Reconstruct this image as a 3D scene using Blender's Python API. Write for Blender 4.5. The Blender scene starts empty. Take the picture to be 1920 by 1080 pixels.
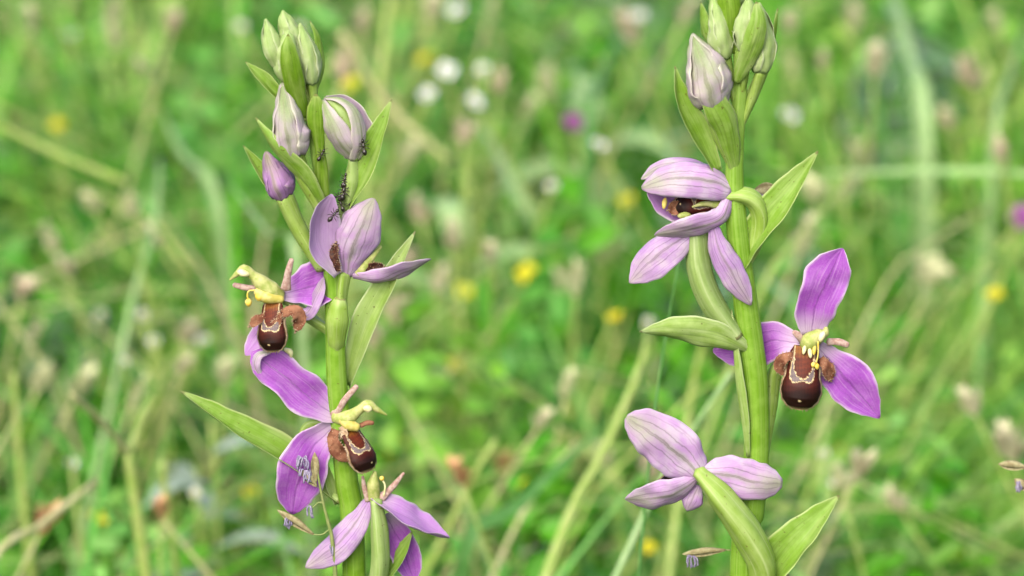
import bpy, math, random
import numpy as np
from mathutils import Vector

# ------------------------------------------------------------------ camera
PX = 0.00009            # metres per photograph pixel at the focus distance
D0 = 1.0                # camera to orchids
PITCH = math.radians(18)
CEN = Vector((0, 0, 0.24))
R_ = Vector((1, 0, 0))
F_ = Vector((0, math.cos(PITCH), -math.sin(PITCH)))
U_ = Vector((0, math.sin(PITCH), math.cos(PITCH)))
CAM = CEN - F_ * D0

scn = bpy.context.scene
col = scn.collection
cam = bpy.data.cameras.new('camera')
cam.sensor_width = 36
cam.lens = 36 * D0 / (1920 * PX)
cam.clip_start = 0.01
cam.clip_end = 2000
cam.dof.use_dof = True
cam.dof.focus_distance = D0
cam.dof.aperture_fstop = cam.lens / 9.2
co = bpy.data.objects.new('camera', cam)
co.location = CAM
co.rotation_euler = (math.pi / 2 - PITCH, 0, 0)
col.objects.link(co)
scn.camera = co

# ------------------------------------------------------------------ light
SUN_EL, SUN_AZ = math.radians(46), math.radians(204)   # azimuth clockwise from +Y
w = bpy.data.worlds.new('World')
scn.world = w
w.use_nodes = True
nt = w.node_tree
sky = nt.nodes.new('ShaderNodeTexSky')
sky.sky_type = 'NISHITA'
sky.sun_disc = False
sky.sun_elevation = SUN_EL
sky.sun_rotation = SUN_AZ
sky.dust_density = 5.0
sky.ozone_density = 1.0
sky.air_density = 1.0
bg = nt.nodes['Background']
bg.inputs['Strength'].default_value = 0.12
nt.links.new(sky.outputs[0], bg.inputs[0])
sl = bpy.data.lights.new('sun', 'SUN')
sl.energy = 1.5
sl.angle = math.radians(65)
sl.color = (1.0, 0.95, 0.87)
so = bpy.data.objects.new('sun', sl)
sd = Vector((math.sin(SUN_AZ) * math.cos(SUN_EL), math.cos(SUN_AZ) * math.cos(SUN_EL), math.sin(SUN_EL)))
so.rotation_euler = sd.to_track_quat('Z', 'Y').to_euler()
so.location = sd * 5
col.objects.link(so)
scn.view_settings.view_transform = 'Standard'
scn.view_settings.look = 'None'
scn.view_settings.exposure = 1.62
scn.view_settings.gamma = 1
scn.render.engine = 'CYCLES'
scn.cycles.use_denoising = True
scn.cycles.max_bounces = 8
scn.cycles.transmission_bounces = 4
scn.cycles.diffuse_bounces = 5
scn.cycles.glossy_bounces = 2
scn.cycles.caustics_reflective = False
scn.cycles.caustics_refractive = False


# ------------------------------------------------------------------ helpers
LK = [0.74]


def lin(r, g, b, k=1.0):
    k *= LK[0]

    def f(c):
        c /= 255.0
        return c / 12.92 if c < 0.04045 else ((c + 0.055) / 1.055) ** 2.4
    return (f(r) * k, f(g) * k, f(b) * k, 1)


def P(x, y, d=0.0):
    """photograph pixel + distance (in pixels) behind the orchids' plane -> world point"""
    v = F_ + R_ * ((x - 960) * PX / D0) + U_ * ((540 - y) * PX / D0)
    t = (d * PX - CAM.y) / v.y
    return CAM + v * t


def PZ(x, y, z):
    """the point of the meadow at height z that stands behind that pixel"""
    v = F_ + R_ * ((x - 960) * PX / D0) + U_ * ((540 - y) * PX / D0)
    return CAM + v * ((z - CAM.z) / v.z)


def V(n):
    return (R_ * n[0] + U_ * n[1] - F_ * n[2]).normalized()


def empty(name, loc, label=None, cat=None, group=None):
    o = bpy.data.objects.new(name, None)
    o.location = loc
    o.empty_display_size = 0.01
    col.objects.link(o)
    tag(o, label, cat, group)
    return o


def tag(o, label=None, cat=None, group=None, kind=None):
    if label:
        o['label'] = label
    if cat:
        o['category'] = cat
    if group:
        o['group'] = group
    if kind:
        o['kind'] = kind
    return o


def root_loc(p):
    v = Vector((0, 0, 0))
    while p is not None:
        v += p.location
        p = p.parent
    return v


def mesh(name, verts, faces, mat, parent=None, puv=None, cols=None, smooth=True, loc=None):
    base = root_loc(parent) if parent else (Vector(loc) if loc is not None else Vector((0, 0, 0)))
    va = np.asarray([tuple(v) for v in verts], dtype=np.float64) if not isinstance(verts, np.ndarray) else verts
    va = va - np.array(base)
    me = bpy.data.meshes.new(name)
    me.from_pydata(va.tolist() if len(va) < 200000 else va, [], faces)
    if puv is not None:
        a = me.attributes.new('puv', 'FLOAT_VECTOR', 'POINT')
        a.data.foreach_set('vector', np.asarray(puv, dtype=np.float32).ravel())
    if cols is not None:
        a = me.attributes.new('cv', 'FLOAT_COLOR', 'POINT')
        c = np.ones((len(va), 4), dtype=np.float32)
        c[:, :3] = np.asarray([q[:3] for q in cols], dtype=np.float32)
        a.data.foreach_set('color', c.ravel())
    if smooth:
        me.polygons.foreach_set('use_smooth', [True] * len(me.polygons))
    me.materials.append(mat)
    o = bpy.data.objects.new(name, me)
    col.objects.link(o)
    if parent:
        o.parent = parent
    elif loc is not None:
        o.location = loc
    return o


def spline(pts, n):
    """Catmull-Rom through the points, n samples evenly spaced along it"""
    pts = [Vector(p) for p in pts]
    if len(pts) == 2:
        return [pts[0].lerp(pts[1], i / (n - 1)) for i in range(n)]
    q = [pts[0] * 2 - pts[1]] + pts + [pts[-1] * 2 - pts[-2]]
    fine = []
    for i in range(1, len(q) - 2):
        a, b, c, d = q[i - 1:i + 3]
        for k in range(16):
            t = k / 16
            fine.append(0.5 * ((2 * b) + (c - a) * t + (2 * a - 5 * b + 4 * c - d) * t * t + (3 * b - a - 3 * c + d) * t ** 3))
    fine.append(pts[-1])
    L = [0]
    for i in range(1, len(fine)):
        L.append(L[-1] + (fine[i] - fine[i - 1]).length)
    out = []
    for i in range(n):
        s = L[-1] * i / (n - 1)
        j = 0
        while j < len(L) - 2 and L[j + 1] < s:
            j += 1
        f = (s - L[j]) / max(1e-12, L[j + 1] - L[j])
        out.append(fine[j].lerp(fine[j + 1], min(1, f)))
    return out


def interp(tab, u):
    """smooth interpolation in a table of (u, value)"""
    if u <= tab[0][0]:
        return tab[0][1]
    for (a, x), (b, y) in zip(tab, tab[1:]):
        if u <= b:
            t = (u - a) / (b - a)
            t = t * t * (3 - 2 * t) * 0.6 + t * 0.4
            return x + (y - x) * t
    return tab[-1][1]


SEPAL = [(0, .30), (.12, .52), (.3, .84), (.5, 1), (.68, .95), (.84, .68), (.94, .36), (1, .06)]
BRACT = [(0, .42), (.12, .62), (.3, .92), (.45, 1), (.62, .86), (.8, .55), (.92, .26), (1, .05)]
FRONT = [(0, .55), (.25, .8), (.5, 1), (.72, .95), (.86, .68), (.95, .34), (1, .06)]


def blade(name, pts, hw, n, mat, parent, prof=SEPAL, cup=0.5, fold=0.0, ruf=0.0, th=2.8, seed=0, curl=0.0,
          tipcurl=0.0, raw=False, nu=26, nv=15, veins=0.6, asym=0.0, wob=0.07):
    """a petal, sepal or bract: a bent, cupped sheet with thickness. n points out of its inner face."""
    rnd = random.Random(seed)
    ph = [rnd.uniform(0, 6.28) for _ in range(10)]
    C = spline([p if raw else P(*p) for p in pts], nu)
    ns = n if isinstance(n[0], (tuple, list)) else [n, n]
    ns = [V(a) for a in ns]
    mid, nor, uv = [], [], []
    for i in range(nu):
        u = i / (nu - 1)
        T = (C[min(i + 1, nu - 1)] - C[max(i - 1, 0)]).normalized()
        f = u * (len(ns) - 1)
        k = min(int(f), len(ns) - 2)
        N = ns[k].lerp(ns[k + 1], f - k)
        N = (N - T * N.dot(T)).normalized()
        B = T.cross(N)
        h = hw * interp(prof, u) * PX
        cu = max(0.02, abs(cup)) * (0.75 + 0.5 * (1 - u))
        sg = 1 if cup >= 0 else -1
        for j in range(nv):
            v = -1 + 2 * j / (nv - 1)
            e = abs(v)
            lat = h * math.sin(cu * v) / math.sin(cu)
            z = sg * h * (1 - math.cos(cu * v)) / math.sin(cu)
            z += fold * h * (math.sqrt(v * v + 0.02) - 0.14)
            side = 0 if v < 0 else 1
            z += ruf * h * v * v * (math.sin(u * 11 + ph[side]) + 0.6 * math.sin(u * 21 + ph[2 + side])) * (0.3 + 0.7 * math.sin(math.pi * u))
            lat *= 1 + 0.22 * ruf * e * math.sin(u * 15 + ph[side])
            z += wob * h * (math.sin(u * 5.1 + 2.3 * v + ph[4]) + .6 * math.sin(u * 9.7 - 3.1 * v + ph[5]) + .35 * math.sin(u * 17 + 6 * v + ph[6])) * min(1, u * 4)
            lat *= 1 + 0.5 * wob * e * (math.sin(u * 12 + ph[7 + side]) + .6 * math.sin(u * 26 + ph[8 + side]))
            if asym:
                lat *= 1 + asym * (1 if v > 0 else -1) * e
            if curl and e > 0.6:
                z += curl * h * ((e - 0.6) / 0.4) ** 2 * (1 if curl > 0 or v < 0 else 1)
            if tipcurl and u > 0.62:
                z += tipcurl * hw * PX * ((u - 0.62) / 0.38) ** 2
            for vi in (0, -.45, .45):
                z -= veins * 1.1 * PX * math.exp(-((v - vi) / 0.06) ** 2)
            mid.append(C[i] + B * lat + N * z)
            uv.append((u, v))
    idx = lambda i, j: i * nv + j
    for i in range(nu):
        for j in range(nv):
            a = mid[idx(min(i + 1, nu - 1), j)] - mid[idx(max(i - 1, 0), j)]
            b = mid[idx(i, min(j + 1, nv - 1))] - mid[idx(i, max(j - 1, 0))]
            c = b.cross(a)
            nor.append(c.normalized() if c.length > 1e-14 else Vector((0, 0, 1)))
    verts, puv = [], []
    for s in (1, 0):
        for m, nn, (u, v) in zip(mid, nor, uv):
            t = th * PX * 0.5 * (1 - 0.75 * abs(v) ** 3) * (1 - 0.6 * u)
            verts.append(m + nn * (t if s else -t))
            puv.append((u, v, s))
    faces = []
    o = nu * nv
    for i in range(nu - 1):
        for j in range(nv - 1):
            a, b, c, d = idx(i, j), idx(i, j + 1), idx(i + 1, j + 1), idx(i + 1, j)
            faces.append((a, b, c, d))
            faces.append((o + a, o + d, o + c, o + b))
    for i in range(nu - 1):
        a, d = idx(i, 0), idx(i + 1, 0)
        faces.append((a, d, o + d, o + a))
        a, d = idx(i, nv - 1), idx(i + 1, nv - 1)
        faces.append((a, o + a, o + d, d))
    for j in range(nv - 1):
        a, b = idx(0, j), idx(0, j + 1)
        faces.append((a, o + a, o + b, b))
        a, b = idx(nu - 1, j), idx(nu - 1, j + 1)
        faces.append((a, b, o + b, o + a))
    return mesh(name, verts, faces, mat, parent, puv=puv)


def tube_data(pts, radii, raw=False, seg=14, n=None, ridges=0, ramp=0.12, scale=1.0, flat=None, seed=0, wob=0.0):
    n = n or max(6, 6 * len(pts))
    C = spline([p if raw else P(*p) for p in pts], n)
    if len(radii) == len(pts):
        Q = [Vector(p) if raw else P(*p) for p in pts]
        cl = [0]
        for i in range(1, len(Q)):
            cl.append(cl[-1] + (Q[i] - Q[i - 1]).length)
        rt = [(cl[i] / cl[-1], r) for i, r in enumerate(radii)]
    else:
        rt = [(i / (len(radii) - 1), r) for i, r in enumerate(radii)]
    verts, faces, puv = [], [], []
    N = None
    rnd = random.Random(seed)
    p0 = rnd.uniform(0, 6)
    for i in range(n):
        u = i / (n - 1)
        T = (C[min(i + 1, n - 1)] - C[max(i - 1, 0)]).normalized()
        if N is None:
            N = (-F_ - T * (-F_).dot(T))
            if N.length < 0.1:
                N = U_ - T * U_.dot(T)
        N = (N - T * N.dot(T)).normalized()
        B = T.cross(N)
        r = interp(rt, u) * PX * scale
        for k in range(seg):
            a = 2 * math.pi * k / seg
            rr = r * (1 + (ramp * math.cos(ridges * a + u * 2.2 + p0) if ridges else 0) + wob * math.sin(a * 2 + u * 9 + p0))
            rr2 = rr * (flat if flat else 1)
            verts.append(C[i] + N * math.cos(a) * rr2 + B * math.sin(a) * rr)
            puv.append((u, math.cos(ridges * a + u * 2.2 + p0) if ridges else math.sin(a), 1))
    for i in range(n - 1):
        for k in range(seg):
            a, b = i * seg + k, i * seg + (k + 1) % seg
            faces.append((a, b, b + seg, a + seg))
    for e, ring in ((0, 0), (1, n - 1)):
        c = len(verts)
        T = (C[1] - C[0]).normalized() * -1 if e == 0 else (C[-1] - C[-2]).normalized()
        verts.append(C[ring] + T * interp(rt, e) * PX * scale * 0.5)
        puv.append((e, 0, 1))
        for k in range(seg):
            a, b = ring * seg + k, ring * seg + (k + 1) % seg
            faces.append((b, a, c) if e == 0 else (a, b, c))
    return verts, faces, puv


def tube(name, pts, radii, mat, parent, **kw):
    v, f, p = tube_data(pts, radii, **kw)
    return mesh(name, v, f, mat, parent, puv=p)


def join(parts):
    V_, F2, U2 = [], [], []
    for v, f, p in parts:
        o = len(V_)
        V_ += list(v)
        U2 += list(p)
        F2 += [tuple(i + o for i in q) for q in f]
    return V_, F2, U2


# ------------------------------------------------------------------ materials
class NB:
    def __init__(self, name):
        self.m = bpy.data.materials.new(name)
        self.m.use_nodes = True
        self.t = self.m.node_tree
        self.p = self.t.nodes['Principled BSDF']
        self.out = self.t.nodes['Material Output']

    def n(self, kind, **kw):
        x = self.t.nodes.new(kind)
        for k, v in kw.items():
            setattr(x, k, v)
        return x

    def put(self, sock, v):
        if hasattr(v, 'links'):
            self.t.links.new(v, sock)
        else:
            sock.default_value = v

    def math(self, op, a, b=0.0, c=0.0):
        x = self.n('ShaderNodeMath', operation=op)
        self.put(x.inputs[0], a)
        self.put(x.inputs[1], b)
        self.put(x.inputs[2], c)
        return x.outputs[0]

    def sstep(self, v, lo, hi, a=0.0, b=1.0):
        x = self.n('ShaderNodeMapRange', interpolation_type='SMOOTHSTEP')
        self.put(x.inputs[0], v)
        for i, q in enumerate((lo, hi, a, b)):
            self.put(x.inputs[i + 1], q)
        return x.outputs[0]

    def mix(self, f, a, b):
        x = self.n('ShaderNodeMix', data_type='RGBA')
        self.put(x.inputs[0], f)
        self.put(x.inputs[6], a)
        self.put(x.inputs[7], b)
        return x.outputs[2]

    def noise(self, scale, detail=3.0, vec=None, rough=0.55):
        x = self.n('ShaderNodeTexNoise')
        x.inputs['Scale'].default_value = scale
        x.inputs['Detail'].default_value = detail
        x.inputs['Roughness'].default_value = rough
        if vec is None:
            vec = self.n('ShaderNodeTexCoord').outputs['Object']
        self.t.links.new(vec, x.inputs['Vector'])
        return x.outputs['Fac']

    def streak(self, u, v, su=2.0, sv=14.0, detail=3.0):
        """uneven fine veins running along a leaf or petal, different on each"""
        x = self.n('ShaderNodeCombineXYZ')
        self.put(x.inputs[0], self.math('MULTIPLY', u, su))
        self.put(x.inputs[1], self.math('MULTIPLY', v, sv))
        self.put(x.inputs[2], self.math('MULTIPLY', self.n('ShaderNodeObjectInfo').outputs['Random'], 37.0))
        return self.noise(1.0, detail, vec=x.outputs[0])

    def puv(self):
        a = self.n('ShaderNodeAttribute', attribute_name='puv')
        s = self.n('ShaderNodeSeparateXYZ')
        self.t.links.new(a.outputs['Vector'], s.inputs[0])
        return s.outputs

    def finish(self, colr, rough=0.5, spec=0.3, trans=0.0, bump=None, tcol=None, bstr=0.3, bdist=0.0002):
        self.put(self.p.inputs['Base Color'], colr)
        self.put(self.p.inputs['Roughness'], rough)
        self.put(self.p.inputs['Specular IOR Level'], spec)
        if bump is not None:
            b = self.n('ShaderNodeBump')
            b.inputs['Strength'].default_value = bstr
            b.inputs['Distance'].default_value = bdist
            self.put(b.inputs['Height'], bump)
            self.t.links.new(b.outputs[0], self.p.inputs['Normal'])
        if trans:
            tr = self.n('ShaderNodeBsdfTranslucent')
            self.put(tr.inputs['Color'], tcol if tcol is not None else colr)
            mx = self.n('ShaderNodeMixShader')
            mx.inputs[0].default_value = trans
            self.t.links.new(self.p.outputs[0], mx.inputs[1])
            self.t.links.new(tr.outputs[0], mx.inputs[2])
            self.t.links.new(mx.outputs[0], self.out.inputs['Surface'])
        return self.m


def petal_mat(name, inner, outer, edge, basec, tip, veinc, green=0.5, mid_in=0.5, vein_out=0.55, outer2=None, glo=.55, ghi=1.1):
    b = NB(name)
    u, v, s = b.puv()
    nz = b.noise(420, 4)
    nz2 = b.noise(3500, 2)
    wv = b.math('ADD', v, b.math('MULTIPLY', b.math('SUBTRACT', b.noise(260, 3), 0.5), 0.34))
    av = b.math('ABSOLUTE', wv)
    # inside
    ci = b.mix(b.sstep(u, 0.02, 0.34), basec, inner)
    ci = b.mix(b.math('MULTIPLY', b.sstep(nz, 0.35, 0.75), 0.35), ci, b.mix(0.5, inner, edge))
    dk = tuple(c * 0.45 for c in inner[:3]) + (1,)
    ci = b.mix(b.math('MULTIPLY', b.sstep(av, 0.015, 0.07, 1, 0), mid_in), ci, dk)
    v2 = b.math('ABSOLUTE', b.math('SUBTRACT', av, 0.45))
    ci = b.mix(b.math('MULTIPLY', b.sstep(v2, 0.01, 0.05, 1, 0), mid_in * 0.45), ci, dk)
    ci = b.mix(b.sstep(av, 0.84, 1.0), ci, edge)
    # outside
    oc = b.mix(b.math('MULTIPLY', b.sstep(nz, 0.38, 0.7), 0.75), outer, outer2 or edge)
    gf = b.math('MULTIPLY', b.sstep(b.math('ADD', u, b.math('MULTIPLY', nz, 0.3)), glo, ghi), b.sstep(av, 0.1, 0.85, 1.0, 0.25))
    gm = b.math('MULTIPLY', b.sstep(av, 0.0, 0.22, 0.7, 0), b.sstep(u, 0.0, 0.3, 0.4, 1.0))
    oc = b.mix(b.math('MULTIPLY', b.math('MAXIMUM', gf, gm), green), oc, tip)
    for vi, k, wd in ((0.03, 0.75, 0.045), (0.34, 0.8, 0.04), (0.66, 0.35, 0.035)):
        dv = b.math('ABSOLUTE', b.math('SUBTRACT', av, vi))
        oc = b.mix(b.math('MULTIPLY', b.sstep(dv, wd * 0.25, wd, 1, 0), b.math('MULTIPLY', b.sstep(u, 0.9, 1.0, 1, 0.2), vein_out * k)), oc, veinc)
    oc = b.mix(b.math('MULTIPLY', b.sstep(av, 0.86, 1.0), 0.6), oc, edge)
    fine = b.streak(u, v, 2.4, 15.0)
    oc = b.mix(b.math('MULTIPLY', b.sstep(fine, 0.52, 0.74), vein_out * 0.55), oc, veinc)
    ci = b.mix(b.math('MULTIPLY', b.sstep(fine, 0.5, 0.78), 0.32), ci, dk)
    ci = b.mix(b.math('MULTIPLY', b.sstep(fine, 0.46, 0.28), 0.3), ci, edge)
    c = b.mix(s, oc, ci)
    c = b.mix(b.math('MULTIPLY', b.math('SUBTRACT', nz2, 0.4), 0.30), c, edge)
    return b.finish(c, rough=0.55, spec=0.25, trans=0.36, bump=b.math('ADD', nz2, fine), bstr=0.6, bdist=0.0001)


WHITE = lin(235, 228, 232, .85)
MAG = petal_mat('petal_magenta', lin(172, 84, 198, .95), lin(198, 154, 214, .9), lin(232, 208, 236, .85), lin(226, 206, 226, .85),
                lin(200, 205, 160, .8), lin(150, 110, 150, .8), green=0.55, mid_in=0.55)
PALE = petal_mat('petal_pale', lin(206, 168, 220, .92), lin(208, 166, 220, .92), lin(226, 212, 228, .88), lin(218, 202, 214, .85),
                 lin(168, 186, 128, .8), lin(128, 112, 118, .75), green=0.75, mid_in=0.18, vein_out=0.62)
PALE2 = petal_mat('petal_lilac', lin(194, 138, 212, .9), lin(198, 156, 216, .9), lin(222, 206, 222, .86), lin(214, 196, 214, .85),
                  lin(184, 180, 158, .8), lin(128, 96, 128, .75), green=0.6, mid_in=0.3, vein_out=0.6)
BUDG = petal_mat('bud_green', lin(200, 216, 150, .9), lin(182, 208, 132, .92), lin(226, 234, 196, .95), lin(230, 236, 212, .95),
                 lin(164, 200, 108, .9), lin(150, 182, 100, .8), green=0.8, vein_out=0.2, outer2=lin(208, 222, 172, .92))
BUDP = petal_mat('bud_pink', lin(206, 180, 206, .85), lin(222, 200, 220, .92), lin(232, 232, 212, .92), lin(226, 214, 226, .85),
                 lin(160, 186, 118, .8), lin(140, 128, 112, .7), green=0.95, vein_out=0.4, outer2=lin(218, 222, 190, .92), glo=.32, ghi=.95)
BUDV = petal_mat('bud_violet', lin(180, 130, 200, .85), lin(186, 140, 200, .9), lin(214, 196, 206, .85), lin(172, 116, 196, .85),
                 lin(178, 180, 130, .8), lin(140, 100, 130, .7), green=0.9, vein_out=0.5, outer2=lin(196, 160, 196, .85))


def green_mat(name, c1, c2, edge, stripes=9.0, depth=0.3, trans=0.45, spec=0.3, rough=0.45, edgek=0.8):
    b = NB(name)
    u, v, s = b.puv()
    nz = b.noise(420, 3)
    nz2 = b.noise(2600, 2)
    st = b.streak(u, v, 1.3, stripes * 1.5, 3.0)
    st = b.math('MULTIPLY', b.sstep(st, 0.44, 0.72), depth * 1.9)
    c = b.mix(b.sstep(nz, 0.35, 0.68), c1, c2)
    c = b.mix(st, c, tuple(q * 0.55 for q in c1[:3]) + (1,))
    pt = b.streak(u, v, 2.2, 1.6, 4.0)
    c = b.mix(b.math('MULTIPLY', b.sstep(pt, 0.42, 0.7), 0.45), c, edge)
    c = b.mix(b.math('MULTIPLY', s, 0.25), c, c1)
    av = b.math('ABSOLUTE', v)
    c = b.mix(b.math('MULTIPLY', b.sstep(av, 0.86, 1.0), edgek), c, edge)
    c = b.mix(b.math('MULTIPLY', b.sstep(u, 0.86, 1.0), 0.5), c, edge)
    # rare brown flecks
    fl = b.math('MAXIMUM', b.sstep(b.noise(1500, 1), 0.72, 0.76), b.sstep(b.math('ADD', u, b.math('MULTIPLY', nz2, .03)), 0.985, 1.0))
    c = b.mix(b.math('MULTIPLY', fl, 0.6), c, lin(120, 98, 48, .7))
    return b.finish(c, rough=rough, spec=spec, trans=trans, bump=b.math('ADD', b.math('MULTIPLY', st, -1.0), b.math('MULTIPLY', nz2, 0.4)), bstr=0.55, bdist=0.00012)


LEAF = green_mat('bract_green', lin(146, 192, 62, .88), lin(168, 206, 98, .9), lin(212, 228, 156, .92), stripes=8.0)
LEAFP = green_mat('bract_pale', lin(168, 202, 98, .9), lin(186, 214, 126, .92), lin(218, 232, 180, .95), stripes=8.0, depth=0.22)
LEAFD = green_mat('bract_deep', lin(128, 176, 38, .84), lin(148, 192, 58, .86), lin(194, 216, 122, .9), stripes=7.0, depth=0.25)
STEM = green_mat('stem_green', lin(120, 168, 34, .82), lin(146, 188, 72, .84), lin(176, 204, 116, .86), stripes=3.2, depth=0.2, trans=0.12, edgek=0.5)
OVARY = green_mat('ovary_green', lin(150, 184, 72, .8), lin(170, 198, 104, .8), lin(192, 212, 142, .82), stripes=0.9, depth=0.25, trans=0.15, edgek=0.6)
OVARYG = green_mat('ovary_grey', lin(152, 182, 96, .8), lin(168, 194, 118, .8), lin(192, 208, 150, .82), stripes=0.9, depth=0.25, trans=0.15, edgek=0.5)


def plain(name, c1, c2, rough=0.5, spec=0.3, trans=0.0, scale=900, bump=0.4):
    b = NB(name)
    nz = b.noise(scale, 3)
    return b.finish(b.mix(b.sstep(nz, 0.35, 0.65), c1, c2), rough, spec, trans, bump=nz, bstr=bump, bdist=0.0001)


COLUMN = plain('column_yellow_green', lin(176, 192, 96, .75), lin(212, 214, 140, .78), trans=0.2)
YELLOW = plain('pollen_yellow', lin(222, 192, 66, .8), lin(232, 214, 116, .8), rough=0.6)
THROAT = plain('throat_pale_yellow', lin(206, 196, 92, .78), lin(228, 216, 132, .8), rough=0.6, trans=0.15)
CREAM = plain('anther_cream', lin(220, 214, 150, .85), lin(232, 228, 178, .85), rough=0.5)
HORN = plain('petal_brown_pink', lin(186, 148, 136, .8), lin(218, 192, 180, .82), rough=0.8, trans=0.25, scale=1500)
LOBE = plain('side_lobe_brown', lin(108, 66, 48, .72), lin(158, 112, 86, .76), rough=0.85, spec=0.1, scale=700)
FUZZ = plain('fuzz_beige', lin(190, 160, 128, .8), lin(212, 190, 160, .8), rough=0.9, spec=0.1, trans=0.2)
DARKLIP = plain('dark_brown', lin(48, 22, 14, .8), lin(86, 48, 26, .8), rough=0.6, scale=2500)
ANT = plain('ant_black', lin(30, 24, 20, .6), lin(52, 42, 34, .6), rough=0.3, spec=0.5)
MITE = plain('mite_red', lin(140, 46, 20, .8), lin(110, 34, 18, .8), rough=0.5)
ANTHER = plain('anther_violet', lin(142, 132, 168, .8), lin(176, 168, 192, .8), rough=0.7, trans=0.1)
HUSK = plain('husk_straw', lin(162, 148, 106, .8), lin(188, 182, 136, .84), rough=0.7, trans=0.25, scale=1500)
CULM = plain('culm_green', lin(150, 172, 96, .65), lin(172, 184, 116, .65), rough=0.5, trans=0.15)


def attr_mat(name, rough=0.5, spec=0.3, trans=0.0, noise=0.0):
    b = NB(name)
    a = b.n('ShaderNodeAttribute', attribute_name='cv')
    c = a.outputs['Color']
    if noise:
        c = b.mix(b.math('MULTIPLY', b.sstep(b.noise(260, 3), 0.3, 0.7), noise), c, b.mix(0.5, c, lin(70, 110, 30, .6)))
    return b.finish(c, rough, spec, trans)


LIPM = attr_mat('lip_velvet', rough=0.55, spec=0.15)
VEG = attr_mat('meadow_leaf', rough=0.45, spec=0.32, trans=0.42, noise=0.35)
VEGF = attr_mat('meadow_petal', rough=0.6, spec=0.2, trans=0.25)


# ------------------------------------------------------------------ ground
def ground():
    b = NB('ground_soil')
    n1 = b.noise(14, 5)
    n2 = b.noise(150, 4)
    c = b.mix(b.sstep(n1, 0.35, 0.65), lin(52, 78, 24, .6), lin(74, 92, 38, .6))
    c = b.mix(b.sstep(n2, 0.5, 0.7), c, lin(70, 58, 40, .55))
    m = b.finish(c, rough=0.95, spec=0.1, bump=n2, bstr=0.8, bdist=0.004)
    g = np.concatenate([[-600, -100, -20, -6], np.linspace(-2.4, 2.6, 90), [6, 20, 100, 600]])
    X, Y = np.meshgrid(g, g, indexing='ij')
    Z = 0.004 * np.sin(X * 17 + np.sin(Y * 9) * 2) + 0.004 * np.sin(Y * 23 + X * 5)
    Z = Z * np.exp(-(X * X + Y * Y) / 8) - 0.008
    k = len(g)
    verts = np.stack([X, Y, Z], -1).reshape(-1, 3)
    faces = [(i * k + j, (i + 1) * k + j, (i + 1) * k + j + 1, i * k + j + 1) for i in range(k - 1) for j in range(k - 1)]
    o = mesh('ground', verts, faces, m)
    o['kind'] = 'structure'


ground()


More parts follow.
